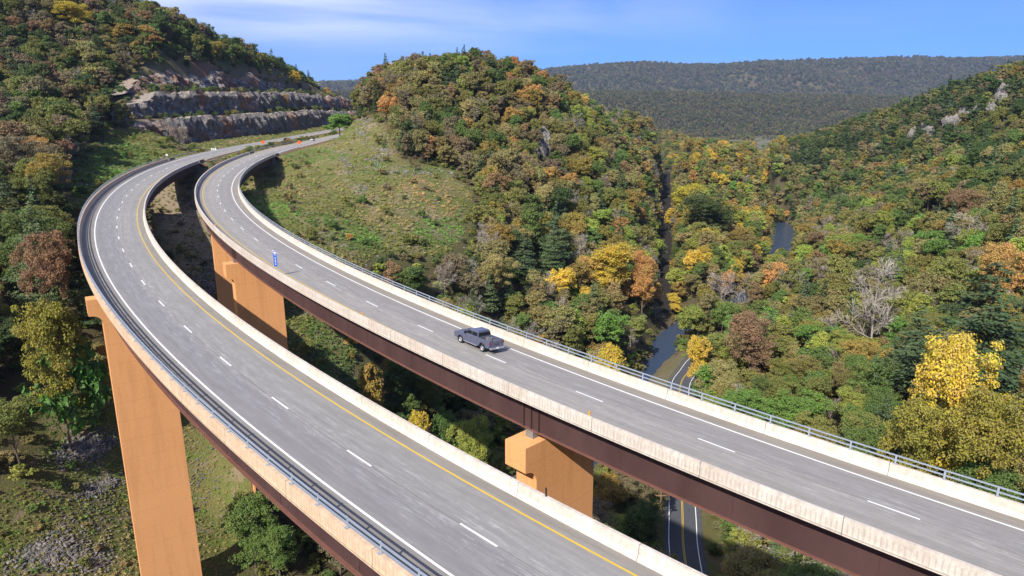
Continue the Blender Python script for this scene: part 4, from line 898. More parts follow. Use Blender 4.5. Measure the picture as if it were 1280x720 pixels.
SPEC=[ # hand placed: px,py of the crown middle, forward distance, width in px, kind, colour, label
 (766,318,262,60,'b1','yellow','large golden yellow tree standing alone on the lower hillside beyond the bridges'),
 (806,325,268,40,'b3','orange','orange-topped tree immediately right of the large golden yellow tree'),
 (735,330,262,36,'b0','orange','rusty orange tree immediately left of the large golden yellow tree'),
 (752,272,330,34,'b3','ygreen','lime-yellow tree above the large golden yellow tree on the middle hill'),
 (1202,452,112,84,'b0','yolive','bright yellow tree top at the right edge above the bridge railing'),
 (1236,510,102,80,'b4','gold2','gold and olive tree below the bright yellow tree at the right edge'),
 (1150,520,112,72,'b2','gold2','olive-gold tree left of and below the bright yellow tree at the right edge'),
 (872,430,210,30,'b0','yellow','bright yellow tree leaning over the bend of the valley road'),
 (757,447,176,52,'b3','yellow','yellow tree just behind the bridge railing left of the river pool'),
 (782,456,178,30,'b0','yellow','small yellow bush-like tree at the river bank next to the railing'),
 (92,24,395,34,'b0','yellow','single bright yellow tree high on the left hill'),
 (188,45,400,22,'b1','orange','orange tree near the top of the left hill'),
 (155,38,398,26,'b3','gold','gold-green tree between the yellow and the orange tree on the left hill'),
 (843,372,300,20,'b1','yellow','slim yellow tree right beside the dark forest track'),
 (836,282,560,14,'b1','yellow','yellow tree on the right edge of the dark forest track higher up'),
 (882,288,430,60,'b0','dgreen','dark green round tree right of the dark forest track'),
 (900,262,470,46,'b2','gold','golden tree crowd member above the dark green round tree'),
 (860,240,600,40,'b3','yellow','yellow tree right of the top of the dark forest track'),
 (905,350,300,56,'d0','grey','pale bare tree with spreading limbs below the river bend'),
 (1100,335,210,64,'d1','grey','tall bare silvery tree in the middle of the right slope'),
 (1215,275,270,44,'d2','tan','bare tree with tan leaf remains high on the right slope'),
 (940,408,205,54,'b0','rust','rust brown tree above the valley road bend'),
 (1240,365,140,130,'c1','dpine','great dark pine on the right edge of the slope'),
 (1150,400,165,70,'c2','pine','dark bluish pine left of the great pine'),
 (1205,250,310,40,'b0','rust','brownish tree near the top right of the slope'),
 (1255,320,200,44,'b0','orange','orange tree above the great dark pine'),
 (695,262,262,44,'c1','pine','grey-green pine on the lower part of the middle hill'),
 (690,300,250,40,'c2','pine','tall white pine left of the golden yellow tree'),
 (655,300,240,40,'c0','pine','blue-green pine at the edge of the grassy slope'),
 (512,345,150+38,52,'b3','green','fresh green round tree just behind the bridge railing'),
 (500,92,398,0,'b0','bgreen',''),
 (425,163,415,34,'b0','bgreen','bright green tree hiding the end of the highway'),
 (92,545,104,66,'s0','yg2','fresh green leafy young tree left of the tall ochre pier'),
 (60,395,112,60,'b0','gold2','olive-gold tree at the left edge above the green young tree'),
 (45,300,128,46,'b4','rust','orange-brown tree at the left edge'),
 (40,262,135,60,'c1','pine','light green pine at the left edge beside the road curve'),
 (98,432,122,26,'b0','red','small dark red tree beside the tall ochre pier'),
 (320,690,112,60,'b0','green','green leafy tree at the bottom below the nearer bridge'),
 (350,710,112,50,'b3','green','second green tree at the bottom edge below the nearer bridge'),
 (333,655,120,36,'b0','red','dark red shrubby tree under the nearer bridge'),
 (440,432,150,22,'s0','yellow','small yellow bush on the shaded slope between the bridges'),
 (462,455,142,34,'b3','gold','gold-leaved tree between the bridges'),
 (386,448,143,26,'s1','olive','olive bush beside the foot of the lit ochre pier'),
 (520,495,140,30,'b0','yellow','yellow tree in the gap between the bridges'),
 (585,535,138,50,'b4','ygreen','yellow-green tree left of the nearest pier of the farther bridge'),
 (770,652,128,40,'b0','ygreen','sunlit yellow-green tree right of the nearest pier'),
 (760,610,134,50,'b3','gold','gold speckled tree in shade beside the nearest pier'),
 (475,180,365,14,'s0','olive','olive shrub on the rocks at the left foot of the middle hill'),
 (580,58,425,12,'c0','dpine','small dark conifer on the very top of the middle hill'),(625,77,430,10,'c0','dpine','small pointed conifer right of the hilltop'),(468,100,398,9,'c0','dpine','small conifer standing at the left end of the middle hill'),
 (433,240,262,12,'s0','rust','',),(437,300,200,10,'s1','orange','small orange bush on the grassy slope'),(492,355,190,26,'b3','rust','reddish bush behind the bridge railing below the grassy slope'),
 (1245,610,98,70,'b0','green','green tree against the railing at the lower right corner'),(1000,520,158,80,'b2','bgreen','broad bright green tree behind the railing right of the valley road'),(940,505,165,60,'b4','bgreen','green tree on the right bank of the valley road bend'),
 (336,88,455,11,'s0','yellow',''),(300,135,412,10,'s1','orange','orange bush on the lowest ledge of the rock cut'),(277,134,402,8,'s0','orange','small orange bush left of the other ledge bushes'),(307,132,415,10,'s0','yellow',''),
 (341,133,440,13,'s0','ygreen','yellow-green bush on the rock ledge'),(354,130,452,13,'s1','orange','orange bush at the right of the rock ledge'),(366,103,470,17,'s0','yellow','yellow bush on the upper rock ledge'),(417,100,560,14,'s1','gold','golden bush at the far end of the upper rock ledge')]
SPEC=[s for s in SPEC if s[6]]
HN={'b0':14,'b1':15.5,'b2':13.5,'b3':13,'b4':15,'c0':18,'c1':16,'c2':19,'d0':14,'d1':14,'d2':14,'s0':3.6,'s1':3.6}; RN={'b0':4.7,'b1':4.0,'b2':5.8,'b3':4.3,'b4':5.2,'c0':3.4,'c1':3.9,'c2':3.6,'d0':4.6,'d1':4.6,'d2':4.6,'s0':2.2,'s1':2.2}
T=[] # all near trees: dict
for (px,py,Y,wpx,kd,colr,lab) in SPEC:
    x,y,z=at(px,py,Y); d=math.sqrt(x*x+y*y+(z-ZC)**2); rad=max(wpx,6)*d/F/2; s=rad/RN[kd]; g=float(hz_at(x,y)); h_c=z-g
    if kd[0]=='s':  # bushes sit on the ground: follow the ray to the ground
        q=ground_hit(px,py,80,900); x,y,g=q; Y=y; d=math.sqrt(x*x+y*y+(g-ZC)**2); s=max(wpx,6)*d/F/2/RN[kd]; sz=s*(2.1 if colr=='yg2' else 1.0)
    else:
        sz=min(max((h_c+rad*.5)/HN[kd],s*.55),s*1.9); 
        if h_c<2: 
            x,y,g=ground_hit(px,py+wpx*.45,60,900); d=math.sqrt(x*x+y*y+(g-ZC)**2); s=wpx*d/F/2/RN[kd]; sz=s
    T.append(dict(x=x,y=y,z=g,k=kd,s=s,sz=sz,tint=jitter(PAL[colr],rng,.05),base=colr,label=lab,spec=True))
ns=len(T)
sx=np.array([t['x'] for t in T]); sy=np.array([t['y'] for t in T]); sr=np.array([t['s']*RN[t['k']] for t in T])
ch=choose(*near,11)
for (x,y,z,(kd,base,tint)) in zip(*near,ch):
    dd=np.hypot(sx-x,sy-y)
    if (dd<sr*1.05+1.2).any(): continue
    # keep sight lines to the hand placed trees: nothing tall right in front of them
    if math.hypot(x-T[[i for i in range(ns) if T[i]['base']=='yg2'][0]]['x'],y-T[[i for i in range(ns) if T[i]['base']=='yg2'][0]]['y'])<11 : continue
    if x<-35 and y<100 and (float(proj(x,y,z+6)[0])<-35 or float(proj(x,y,z+6)[1])>735) and rng.rand()<.8: continue
    dv_=math.hypot(x,y); fr=False
    for i in range(ns):
        if T[i]['k'][0]=='s' and y<T[i]['y'] and dd[i]<9: fr=True
        elif y<T[i]['y'] and dd[i]<sr[i]+7 and abs(math.atan2(x,y)-math.atan2(sx[i],sy[i]))*dv_<sr[i]+2.0: fr=True
    if fr and rng.rand()<.93: continue
    k={'b':'b%d'%rng.randint(5),'c':'c%d'%rng.randint(3),'d':'d%d'%rng.randint(3),'s':'s%d'%rng.randint(2)}[kd]
    s=.62+.55*rng.rand()**1.2
    if kd=='s': s=.9+1.0*rng.rand()
    if y>330 and x<-150: s*=.8
    # under the decks keep them low
    dl_=min(LR.near1(x,y),RR.near1(x,y)); sz=s*(.88+.3*rng.rand())
    if dl_<13: 
        top=float(min(LR.zf(x,y),RR.zf(x,y)))-5; sz=min(sz,(top-z)/HN[k]); s=min(s,sz*1.1)
        if sz<.25: continue
    # the open slopes stay in sight: no crown of a nearer tree may cover them
    if kd!='s':
        cov=False
        if y<318:
            for f_ in(.5,.95):
                pa,pb,_=proj(x,y,z+HN[k]*sz*f_)
                if inpoly(np.array([pa]),np.array([pb]),[(190,60),(440,60),(440,175),(262,192),(195,186)])[0]: cov=True
        for f_ in(.3,.55,.8,.97):
            for sd_ in(-.6,0,.6):
                pa,pb,_=proj(x+sd_*RN[k]*s,y,z+HN[k]*sz*f_)
                for nm_,(Pl,ya,yb) in POLY.items():
                    if y<yb and inpoly(np.array([pa]),np.array([pb]),Pl)[0]: cov=True
    if cov: continue
    if clear_(px_:=float(proj(x,y,z+HN[k]*sz*.7)[0]),float(proj(x,y,z+HN[k]*sz*.7)[1]),y): continue
    # keep the view to the river pools and the valley road bend open
    px_,py_,_=proj(x,y,z+HN[k]*sz*.7)
    if y<300 and ((812<px_<858 and 405<py_<490 and y<262) or (835<px_<878 and 448<py_<500 and y<236)) and kd!='s' : continue
    if (958<px_<1000) and 268<py_<318 and 330<y<590: continue
    if 826<px_<840 and 205<py_<395 and y<270: continue
    T.append(dict(x=x,y=y,z=z,k=k,s=s,sz=sz,tint=tint,base=base,label=None,spec=False))
# shrubs on the grass (individuals and tufts)
SH=[]
r=np.random.RandomState(77)
def onroad(x,y,z,m_):
    for rd in(LR,RR):
        if rd.near1(x,y)<m_ and z>rd.zf(x,y)-6: return True
    return False
def shrubs(poly,n,y0,y1,smin,smax,cols,sparse=0):
    P_l,a,b=POLY[poly]; xs=[p[0] for p in P_l]; ys=[p[1] for p in P_l]; c=0; t_=0
    while c<n and t_<n*30:
        t_+=1; px=r.uniform(min(xs),max(xs)); py=r.uniform(min(ys),max(ys))
        if not inpoly(np.array([px]),np.array([py]),P_l)[0] or px<-20 or py>735: continue
        x,y,z=ground_hit(px,py,50,700)
        if not(a<y<b): continue
        if onroad(x,y,z,10): continue
        T.append(dict(x=x,y=y,z=z,k='s%d'%r.randint(2),s=r.uniform(smin,smax),sz=r.uniform(smin,smax)*.9,tint=jitter(PAL[cols[r.randint(len(cols))]],r),base=None,label=None,spec=False)); c+=1
        T[-1]['base']=cols[0]
shrubs('grass_right',46,0,0,.2,.6,['olive','green','tan'])
shrubs('grass_right',44,0,0,.5,1.2,['olive','tan','green','brown'])
shrubs('grass_left',26,0,0,.4,1.1,['green','olive','bgreen'])
for k_ in range(760):
    y=r.uniform(326,700); wv=[r.uniform(5.5,10),r.uniform(16,20.5),r.uniform(25,37),r.uniform(36,80)][r.choice(4,p=[.20,.22,.16,.42])]; x=cutx(y)-wv; s=r.uniform(.55,1.25)*(.75 if wv<21 else (1.0 if wv<36 else 2.1))
    T.append(dict(x=float(x),y=float(y),z=float(hz_at(x,y)),k='s%d'%r.randint(2),s=s,sz=s*r.uniform(.8,1.3),tint=jitter(PAL[['green','olive','dgreen','green','pine','tan'][r.randint(6)]],r),base='green',label=None,spec=False))
shrubs('gravel',30,0,0,.3,.8,['olive','brown','tan'])
shrubs('dark_grass',16,0,0,.3,.8,['olive','green','gold'])
shrubs('slope_left',40,0,0,.12,.5,['green','olive','tan','brown'])
# ---------------------------------------------------------------- which trees show largest
BW_,BH_=256,144
def raster():
    occ=np.zeros((BH_,BW_),np.float32)+1e9
    # decks: depth where the deck and girder cover the picture
    for rd,s0,s1,dl,dr in((LR,SL0+30,SL_AB,-6,5.2),(RR,SR0+40,SR_AB,-5.4,5.8)):
        for q in np.arange(s0,s1,1.5):
            for d,hs in((np.linspace(dl,dr,24),(0,)),(np.array([dl]),np.linspace(.9,-3.1,9)),(np.array([dr]),(.9,0))):
                for h in hs:
                    p=rd.at(q,d,h); px,py,dd=proj(p[...,0],p[...,1],p[...,2]); i=(px/5).astype(int); j=(py/5).astype(int)
                    ok=(i>=0)&(i<BW_)&(j>=0)&(j<BH_)&(p[...,1]>5)
                    for a,b,c in zip(i[ok],j[ok],dd[ok]): occ[b,a]=min(occ[b,a],c)
    return occ
occ=raster(); cover=np.zeros((BH_,BW_),bool)
for t in T:
    H=HN[t['k']]*t['sz']; px,py,d=proj(t['x'],t['y'],t['z']+H*.6); t['px'],t['py'],t['d']=float(px),float(py),float(d); t['rx']=RN[t['k']]*t['s']*F/d*.85; t['ry']=H*.38*F/d
for t in T:
    if t['k'][0] in 'bc' and .34*t['s']*F/t['d']>1.45: t['K']=t['k'][0].upper()+t['k'][1]
order=sorted(range(len(T)),key=lambda i:T[i]['d'])
for i in order:
    t=T[i]; i0,i1=int(max(0,(t['px']-t['rx'])/5)),int(min(BW_-1,(t['px']+t['rx'])/5)); j0,j1=int(max(0,(t['py']-t['ry'])/5)),int(min(BH_-1,(t['py']+t['ry'])/5))
    if i1<i0 or j1<j0: t['vis']=0; continue
    sub=cover[j0:j1+1,i0:i1+1]; oc=occ[j0:j1+1,i0:i1+1]
    jj,ii=np.mgrid[j0:j1+1,i0:i1+1]; m_=((ii*5+2.5-t['px'])/(t['rx']+2.5))**2+((jj*5+2.5-t['py'])/(t['ry']+2.5))**2<1
    vis=m_&~sub&(oc>t['d']); fr=min(1,4*t['rx']*t['ry']/25.); t['vis']=vis.sum()*fr
    if fr>.6: sub|=m_&(oc>t['d'])
lim={'b':300,'c':170,'d':110,'s':200}; sel={}
for kd,n in lim.items():
    L_=[i for i in range(len(T)) if T[i]['k'][0]==kd]; L_.sort(key=lambda i:-(T[i]['vis']+(1e6 if T[i]['spec'] else 0)))
    for i in L_[:n]:
        if T[i]['vis']>0 or T[i]['spec']: sel[i]=1
# ---------------------------------------------------------------- labels by place
CN=dict(dgreen='dark green',green='green',bgreen='bright green',olive='olive green',tan='tan brown',ygreen='yellow-green',gold='golden',yellow='bright yellow',orange='orange',rust='rust red',brown='brown',red='dark red',grey='grey, nearly leafless',pine='bluish green',dpine='dark green')
KN={'b':('broadleaf_tree','broadleaf tree','tree'),'c':('conifer_tree','conifer','conifer'),'d':('bare_tree','half-bare pale-branched tree','tree'),'s':('shrub','shrub','shrub')}
def place(px,py,Y):
    return place_(px,py,Y).replace('in the dark gap between the two bridges, between the nearest pier and the valley road','in the gap between the nearest pier and the valley road').replace('in the dark gap between the two bridges, ','in the dark gap between the bridges ').replace('on the right slope just below its upper third, ','below the upper third of the right slope, ').replace('on the right flank of the middle hill, ','on the middle hill flank ').replace('on the right shoulder of the middle hill, ','on the middle hill shoulder ').replace('on the upper face of the middle hill, ','high on the middle hill, ').replace('on the grassy slope left of the tall ochre pier foot','on the grass left of the ochre pier foot')
def place_(px,py,Y):
    "where in the scene, by landmarks one can find in the photograph"
    if py>735: px=px; 
    if px<440:
        if py<40: return 'along the skyline of the left hill' if px>70 else 'at the top left corner of the left hill'
        if py<110 and px>190: return 'on the slope above the rock cut'+(' near its far end' if px>320 else ' at its near end')
        if py<175 and px>190: return 'on a ledge of the rock cut'
        if py<110: return 'on the upper left hill, '+('at the picture edge' if px<70 else 'below the single yellow tree' if px<130 else 'left of the rock cut')
        if py<180: return 'half way up the left hill, '+('at the picture edge' if px<60 else 'left of the grassy embankment' if px<120 else 'above the grassy embankment')
        if py<260: 
            if px<60: return 'at the left edge level with the grassy embankment'
            if px<190: return 'on or beside the grassy embankment left of the road curve'
            if px<300: return 'on the gravel slope between the two bridges'
            return 'on the grassy slope just right of the farther bridge'
        if py<330:
            if px<60: return 'at the left edge beside the outer road curve'
            if px<150: return 'close outside the curve of the nearer bridge'
            if px<330: return 'on the shaded gravel slope between the two bridges'
            return 'on the grass right behind the railing of the farther bridge'
        if py<430: return 'left of the cap of the tall ochre pier'+(', at the picture edge' if px<55 else '') if px<240 else 'around the lit pier between the bridges'
        if py<540: return ('left of the tall ochre pier shaft, '+('at the picture edge' if px<55 else 'near its upper half')) if px<240 else 'in the shaded gap between the bridges right of the lit pier'
        return ('on the grassy slope left of the tall ochre pier foot' if px<165 else 'on the slope behind the tall ochre pier' if px<260 else 'under the nearer bridge at the bottom of the picture')
    if py>470 and px<880:
        return 'in the dark gap between the two bridges, '+('left of the nearest pier' if px<640 else 'between the nearest pier and the valley road' if px<820 else 'right of the valley road')
    if px<700:
        if py<95: return 'on the crown of the middle hill'
        if py<150: return 'on the upper face of the middle hill, '+('left side' if px<540 else 'centre' if px<620 else 'right side')
        if py<215: return 'half way up the middle hill, '+('above the rocky foot' if px<510 else 'above the dry grass' if px<600 else 'near the white outcrop')
        if py<280: return 'at the upper edge of the dry grass on the middle hill' if px<600 else 'right of the bright grass patch on the middle hill'
        if py<350: return 'below the dry grass of the middle hill' if px<600 else 'on the lower middle hill left of the golden yellow tree'
        return 'behind the railing '+('above the pickup truck' if px<640 else 'just right of the pickup truck')
    if px<830:
        if py<160: return 'on the descending right shoulder of the middle hill'
        if py<230: return 'on the right shoulder of the middle hill, '+('near the white outcrop' if px<760 else 'near the top of the dark track')
        if py<300: return 'on the right flank of the middle hill, '+('above the golden yellow tree' if px<780 else 'left of the dark track')
        if py<380: return 'around the large golden yellow tree on the middle hill'
        return 'at the foot of the middle hill left of the river pool'
    if px<985:
        if py<215: return 'far down the valley near the fields'
        if py<270: return 'in the valley between the dark track and the far river bend'
        if py<330: return 'right of the dark track and left of the river bend'
        if py<400: return 'on the valley floor right of the dark track, above the road bend'
        return 'around the bend of the valley road'+(' beside the river pool' if px<850 else '')
    if py<140: return 'on the crest of the right-hand ridge near the picture edge'
    if py<200: return 'on the right-hand ridge '+('below the pale outcrops' if px>1130 else 'where it drops to the valley')
    if py<260: return 'on the right slope, upper third, '+('right' if px>1190 else 'middle' if px>1090 else 'left')+' part'
    if py<330: return 'on the right slope just below its upper third, '+('right' if px>1190 else 'around the bare silvery tree' if px>1070 else 'beside the river bend')
    if py<400: return 'half way up the right slope, '+('by the great dark pine' if px>1190 else 'below the bare silvery tree' if px>1070 else 'above the valley road bend')
    if py<480: return 'low on the right slope, '+('at the big yellow tree' if px>1150 else 'centre' if px>1050 else 'right of the road bend')
    return 'just behind the railing, '+('at the lower right edge' if px>1170 else 'left of the big yellow tree' if px>1060 else 'right of the valley road bend')
def sizew(s): return 'small' if s<.78 else 'tall' if s>1.02 else 'middling'
proto={}
def add_tree(t):
    k=t.get('K',t['k']); nm,ln,cat=KN[k[0].lower()]
    e=empty(nm,(t['x'],t['y'],t['z']-.15),t['rz']); e.scale=(t['s'],t['s'],t['sz'])
    if k not in proto:
        c=bpy.data.objects.new('crown' if k[0]!='s' else 'foliage',CR[k]); u=bpy.data.objects.new('trunk' if k[0]!='s' else 'stems',TR[k]); link(c,e); link(u,e); proto[k]=(c,u)
    else:
        c,u=proto[k]; c=c.copy(); u=u.copy(); link(c,e); link(u,e)
    c['tint']=list(t['tint']); 
    if t['label']: tag(e,t['label'],cat); 
    else:
        col=CN.get(t['base'],''); pl=place(t['px'],t['py'],t['y']); 
        lb='%s%s%s %s'%('' if k[0]=='s' else sizew(t['s'])+' ',col+' ' if k[0]!='d' else '',ln,pl)
        import re
        nw=lambda q: len(re.findall(r'[A-Za-z]+',q))
        if nw(lb)>16: lb=lb.replace('small ','',1).replace('tall ','',1).replace('middling ','',1)
        if nw(lb)>16: lb=lb.replace('grey, nearly leafless','grey').replace(' broadleaf tree',' tree').replace('half-bare pale-branched tree','half-bare tree')
        if nw(lb)>16: open('/tmp/long.txt','a').write(lb+chr(10))
        tag(e,lb,cat,ln+'s '+pl)
    return e
for t in T: t['rz']=rng.rand()*6.28
for i in sel: add_tree(T[i])
# ---------------------------------------------------------------- the woods as stuff (geometry nodes on points)
def gn_points(name,recs,label,cat='forest'):
    "recs: list of (x,y,z,key,sx,sz,rz,tint)"
    keys=sorted(set(r_[3] for r_ in recs)); n=len(recs)
    me=bpy.data.meshes.new(name); me.vertices.add(n); me.vertices.foreach_set('co',np.array([r_[:3] for r_ in recs],np.float32).ravel())
    def A(nm,ty,arr,ch_): a=me.attributes.new(nm,ty,'POINT'); a.data.foreach_set(ch_,np.asarray(arr).ravel())
    A('key','INT',np.array([keys.index(r_[3]) for r_ in recs],np.int32),'value'); A('scl','FLOAT_VECTOR',np.array([(r_[4],r_[4],r_[5]) for r_ in recs],np.float32),'vector')
    A('rot','FLOAT_VECTOR',np.array([(0,0,r_[6]) for r_ in recs],np.float32),'vector'); A('tint','FLOAT_COLOR',np.array([tuple(r_[7])+(1,) for r_ in recs],np.float32),'color')
    ob=link(bpy.data.objects.new(name,me)); tag(ob,label,cat,kind='stuff')
    ng=bpy.data.node_groups.new(name+'_nodes','GeometryNodeTree'); ng.interface.new_socket('Geometry',in_out='INPUT',socket_type='NodeSocketGeometry'); ng.interface.new_socket('Geometry',in_out='OUTPUT',socket_type='NodeSocketGeometry')
    gi=ng.nodes.new('NodeGroupInput'); go=ng.nodes.new('NodeGroupOutput'); jn=ng.nodes.new('GeometryNodeJoinGeometry')
    def na(nm,ty): q=ng.nodes.new('GeometryNodeInputNamedAttribute'); q.data_type=ty; q.inputs[0].default_value=nm; return q
    kk=na('key','INT'); sc_=na('scl','FLOAT_VECTOR'); ro=na('rot','FLOAT_VECTOR')
    def outp(q): return [o for o in q.outputs if o.enabled and o.name=='Attribute'][0]
    for i,k in enumerate(keys):
        objs=[]
        for me_ in ([CR[k]]+([TR[k]] if k in TR else [])):
            objs.append(hidden(me_))
        for o_ in objs:
            io=ng.nodes.new('GeometryNodeInstanceOnPoints'); oi=ng.nodes.new('GeometryNodeObjectInfo'); oi.inputs['Object'].default_value=o_; oi.inputs['As Instance'].default_value=True; oi.transform_space='ORIGINAL'
            cmp_=ng.nodes.new('FunctionNodeCompare'); cmp_.data_type='INT'; cmp_.operation='EQUAL'; ng.links.new(outp(kk),cmp_.inputs[2]); cmp_.inputs[3].default_value=i
            ng.links.new(gi.outputs[0],io.inputs['Points']); ng.links.new(cmp_.outputs[0],io.inputs['Selection']); ng.links.new(oi.outputs['Geometry'],io.inputs['Instance'])
            er=ng.nodes.new('FunctionNodeEulerToRotation'); ng.links.new(outp(ro),er.inputs[0]); ng.links.new(er.outputs[0],io.inputs['Rotation']); ng.links.new(outp(sc_),io.inputs['Scale']); ng.links.new(io.outputs[0],jn.inputs[0])
    ng.links.new(jn.outputs[0],go.inputs[0]); md=ob.modifiers.new('woods','NODES'); md.node_group=ng; return ob
_hid={}
def hidden(me_):
    if me_.name not in _hid: _hid[me_.name]=bpy.data.objects.new('source_'+me_.name,me_)
    return _hid[me_.name]
def hill(px,py,Y):
    if Y>2300: return 'far'
    if px<430: return 'left'
    if py>470 and px<880: return 'valley'
    if px<835: return 'middle'
    if px<985 : return 'valley'
    return 'right'
rec={'left':[],'middle':[],'valley':[],'right':[],'far':[]}
for i,t in enumerate(T):
    if i in sel: continue
    if t['spec']: continue
    rec[hill(t['px'],t['py'],t['y'])].append((t['x'],t['y'],t['z']-.2,t.get('K',t['k']),t['s'],t['sz'],t['rz'],t['tint']))
for arr,sd,s0 in((mid,21,1.0),(far,22,.95)):
    c_=choose(*arr,sd); px,py,_=proj(arr[0],arr[1],arr[2]+7)
    for j,(x,y,z,(kd,base,tint)) in enumerate(zip(*arr,c_)):
        if (958<px[j]<996) and 268<py[j]<312 and y<590: continue
        if clear_(px[j],py[j],y): continue
        k='mc%d'%rng.randint(2) if kd=='c' else 'm%d'%rng.randint(3)
        if kd=='d' and y<800: k='d%d'%rng.randint(3)
        s=s0*(.62+.5*rng.rand()); 
        if kd=='s': s*=.45
        elif x<-140 and y<800: s*=.75
        rec[hill(px[j],py[j],y)].append((x,y,z-.2,k,s,s*(.85+.3*rng.rand()),rng.rand()*6.28,tint))
# far ridges
r=np.random.RandomState(5)
def farscat(y0,y1,sp,smin,smax,keyk):
    Ys=[];Xs=[]; y=y0
    while y<y1:
        n=int((y*1.0)/sp); Xs.append(r.uniform(-.34*y,.82*y,n)); Ys.append(y+(r.rand(n)-.5)*sp); y+=sp
    X=np.concatenate(Xs);Y=np.concatenate(Ys); Z=hz_at(X,Y); px,py,_=proj(X,Y,Z+10); m_=(px>400)&(px<1320)
    X,Y,Z,px,py=X[m_],Y[m_],Z[m_],px[m_],py[m_]
    # only what the nearer land leaves in sight
    m_=(py<195)&~((np.abs(X/Y-.31)<.10)&(Y<2350)&(r.rand(len(X))<.9)); X,Y,Z=X[m_],Y[m_],Z[m_]
    c_=choose(X,Y,Z,int(y0))
    for x,y,z,(kd,base,tint) in zip(X,Y,Z,c_):
        tint=tuple(.42*a_+.58*b_ for a_,b_ in zip(tint,(.115,.11,.055)))
        s=r.uniform(smin,smax); rec['far'].append((x,y,z-1,'f%d'%r.randint(2),s,s*r.uniform(.7,1.3),r.rand()*6.28,tint))
farscat(2350,3300,10.5,.65,1.15,'f'); farscat(3950,5750,19,1.3,2.3,'f')
gn_points('woods',rec['left'],'autumn woods covering the left hill behind the nearer trees')
gn_points('woods',rec['middle'],'mixed autumn woods covering the middle hill between its larger trees')
gn_points('woods',rec['valley'],'golden and brown woods filling the valley floor')
gn_points('woods',rec['right'],'green and brown woods covering the right-hand slope and ridge')
gn_points('woods',rec['far'],'distant woods on the long ridges behind the valley')
# undergrowth between the trees
ug=[]; ux,uy,uz=scatter(-260,330,40,620,4.0,.9,31,1); dt_,_=pdist(TRKp,ux,uy)
for x,y,z,d_ in zip(ux,uy,uz,dt_):
    if d_<5: continue
    c_=PAL[['olive','green','tan','brown','dgreen','olive','ygreen'][r.randint(7)]]; s=r.uniform(.45,1.0)
    ug.append((x,y,z-.1,'s%d'%r.randint(2),s,s*r.uniform(.5,.95),r.rand()*6.28,jitter(c_,r)))
gn_points('undergrowth',ug,'low mixed undergrowth covering the ground between the trees','undergrowth')
# grass tufts
tf=[]
for nm,n,cols in(('grass_right',5200,['tan','tan','olive','olive','green','bgreen']),('grass_left',2200,['green','olive','bgreen']),('dark_grass',1500,['olive','green','dgreen']),('slope_left',5000,['tan','olive','green','bgreen']),('gravel',700,['olive','tan','brown'])):
    P_l,a,b=POLY[nm]; xs=[p[0] for p in P_l]; ys=[p[1] for p in P_l]
    PX_=r.uniform(min(xs),max(xs),n*3); PY_=r.uniform(min(ys),max(ys),n*3); m_=inpoly(PX_,PY_,P_l); PX_,PY_=PX_[m_][:n],PY_[m_][:n]
    for px,py in zip(PX_,PY_):
        if py>735 or px<-20: continue
        x,y,z=ground_hit(px,py,50,560)
        if not a<y<b or onroad(x,y,z,8.5): continue
        c_=fbm(np.array([x]),np.array([y]),30,2)[0]; s=r.uniform(.35,.95)*(1+(y>200)*.35)*(.62 if nm=='slope_left' else 1); pk=patch(px,py); cols_=cols
        if pk=='dry': cols=['tan','tan2']
        elif pk=='lush': cols=['bgreen','green','bgreen']
        tf.append((x,y,z-.05,'t0',s,s*r.uniform(.6,1.1),r.rand()*6.28,tuple(1.45*q_ for q_ in jitter(PAL[cols[int(min(max((c_-.2)/.6,0),.99)*len(cols)) if r.rand()<.85 else r.randint(len(cols))]],r)))); cols=cols_
for k_ in range(1500):
    y=r.uniform(285,600); x=r.uniform(float(cutx(y))+2,float(farL(y))-7.5) if r.rand()<.75 else r.uniform(float(farL(y))+7,float(farR(y))-7); s=r.uniform(.6,1.6)
    if onroad(x,y,float(hz_at(x,y)),7.5): continue
    tf.append((x,y,float(hz_at(x,y))-.05,'t0',s,s*.7,r.rand()*6.28,tuple(1.45*q_ for q_ in jitter(PAL[['tan','olive','green'][r.randint(3)]],r))))
gn_points('grass_tufts',tf,'rough autumn grass and weeds on the open slopes around the bridges','grass')
print('TREES',len(T),'sel',len(sel),{k:len(v) for k,v in rec.items()},len(tf))
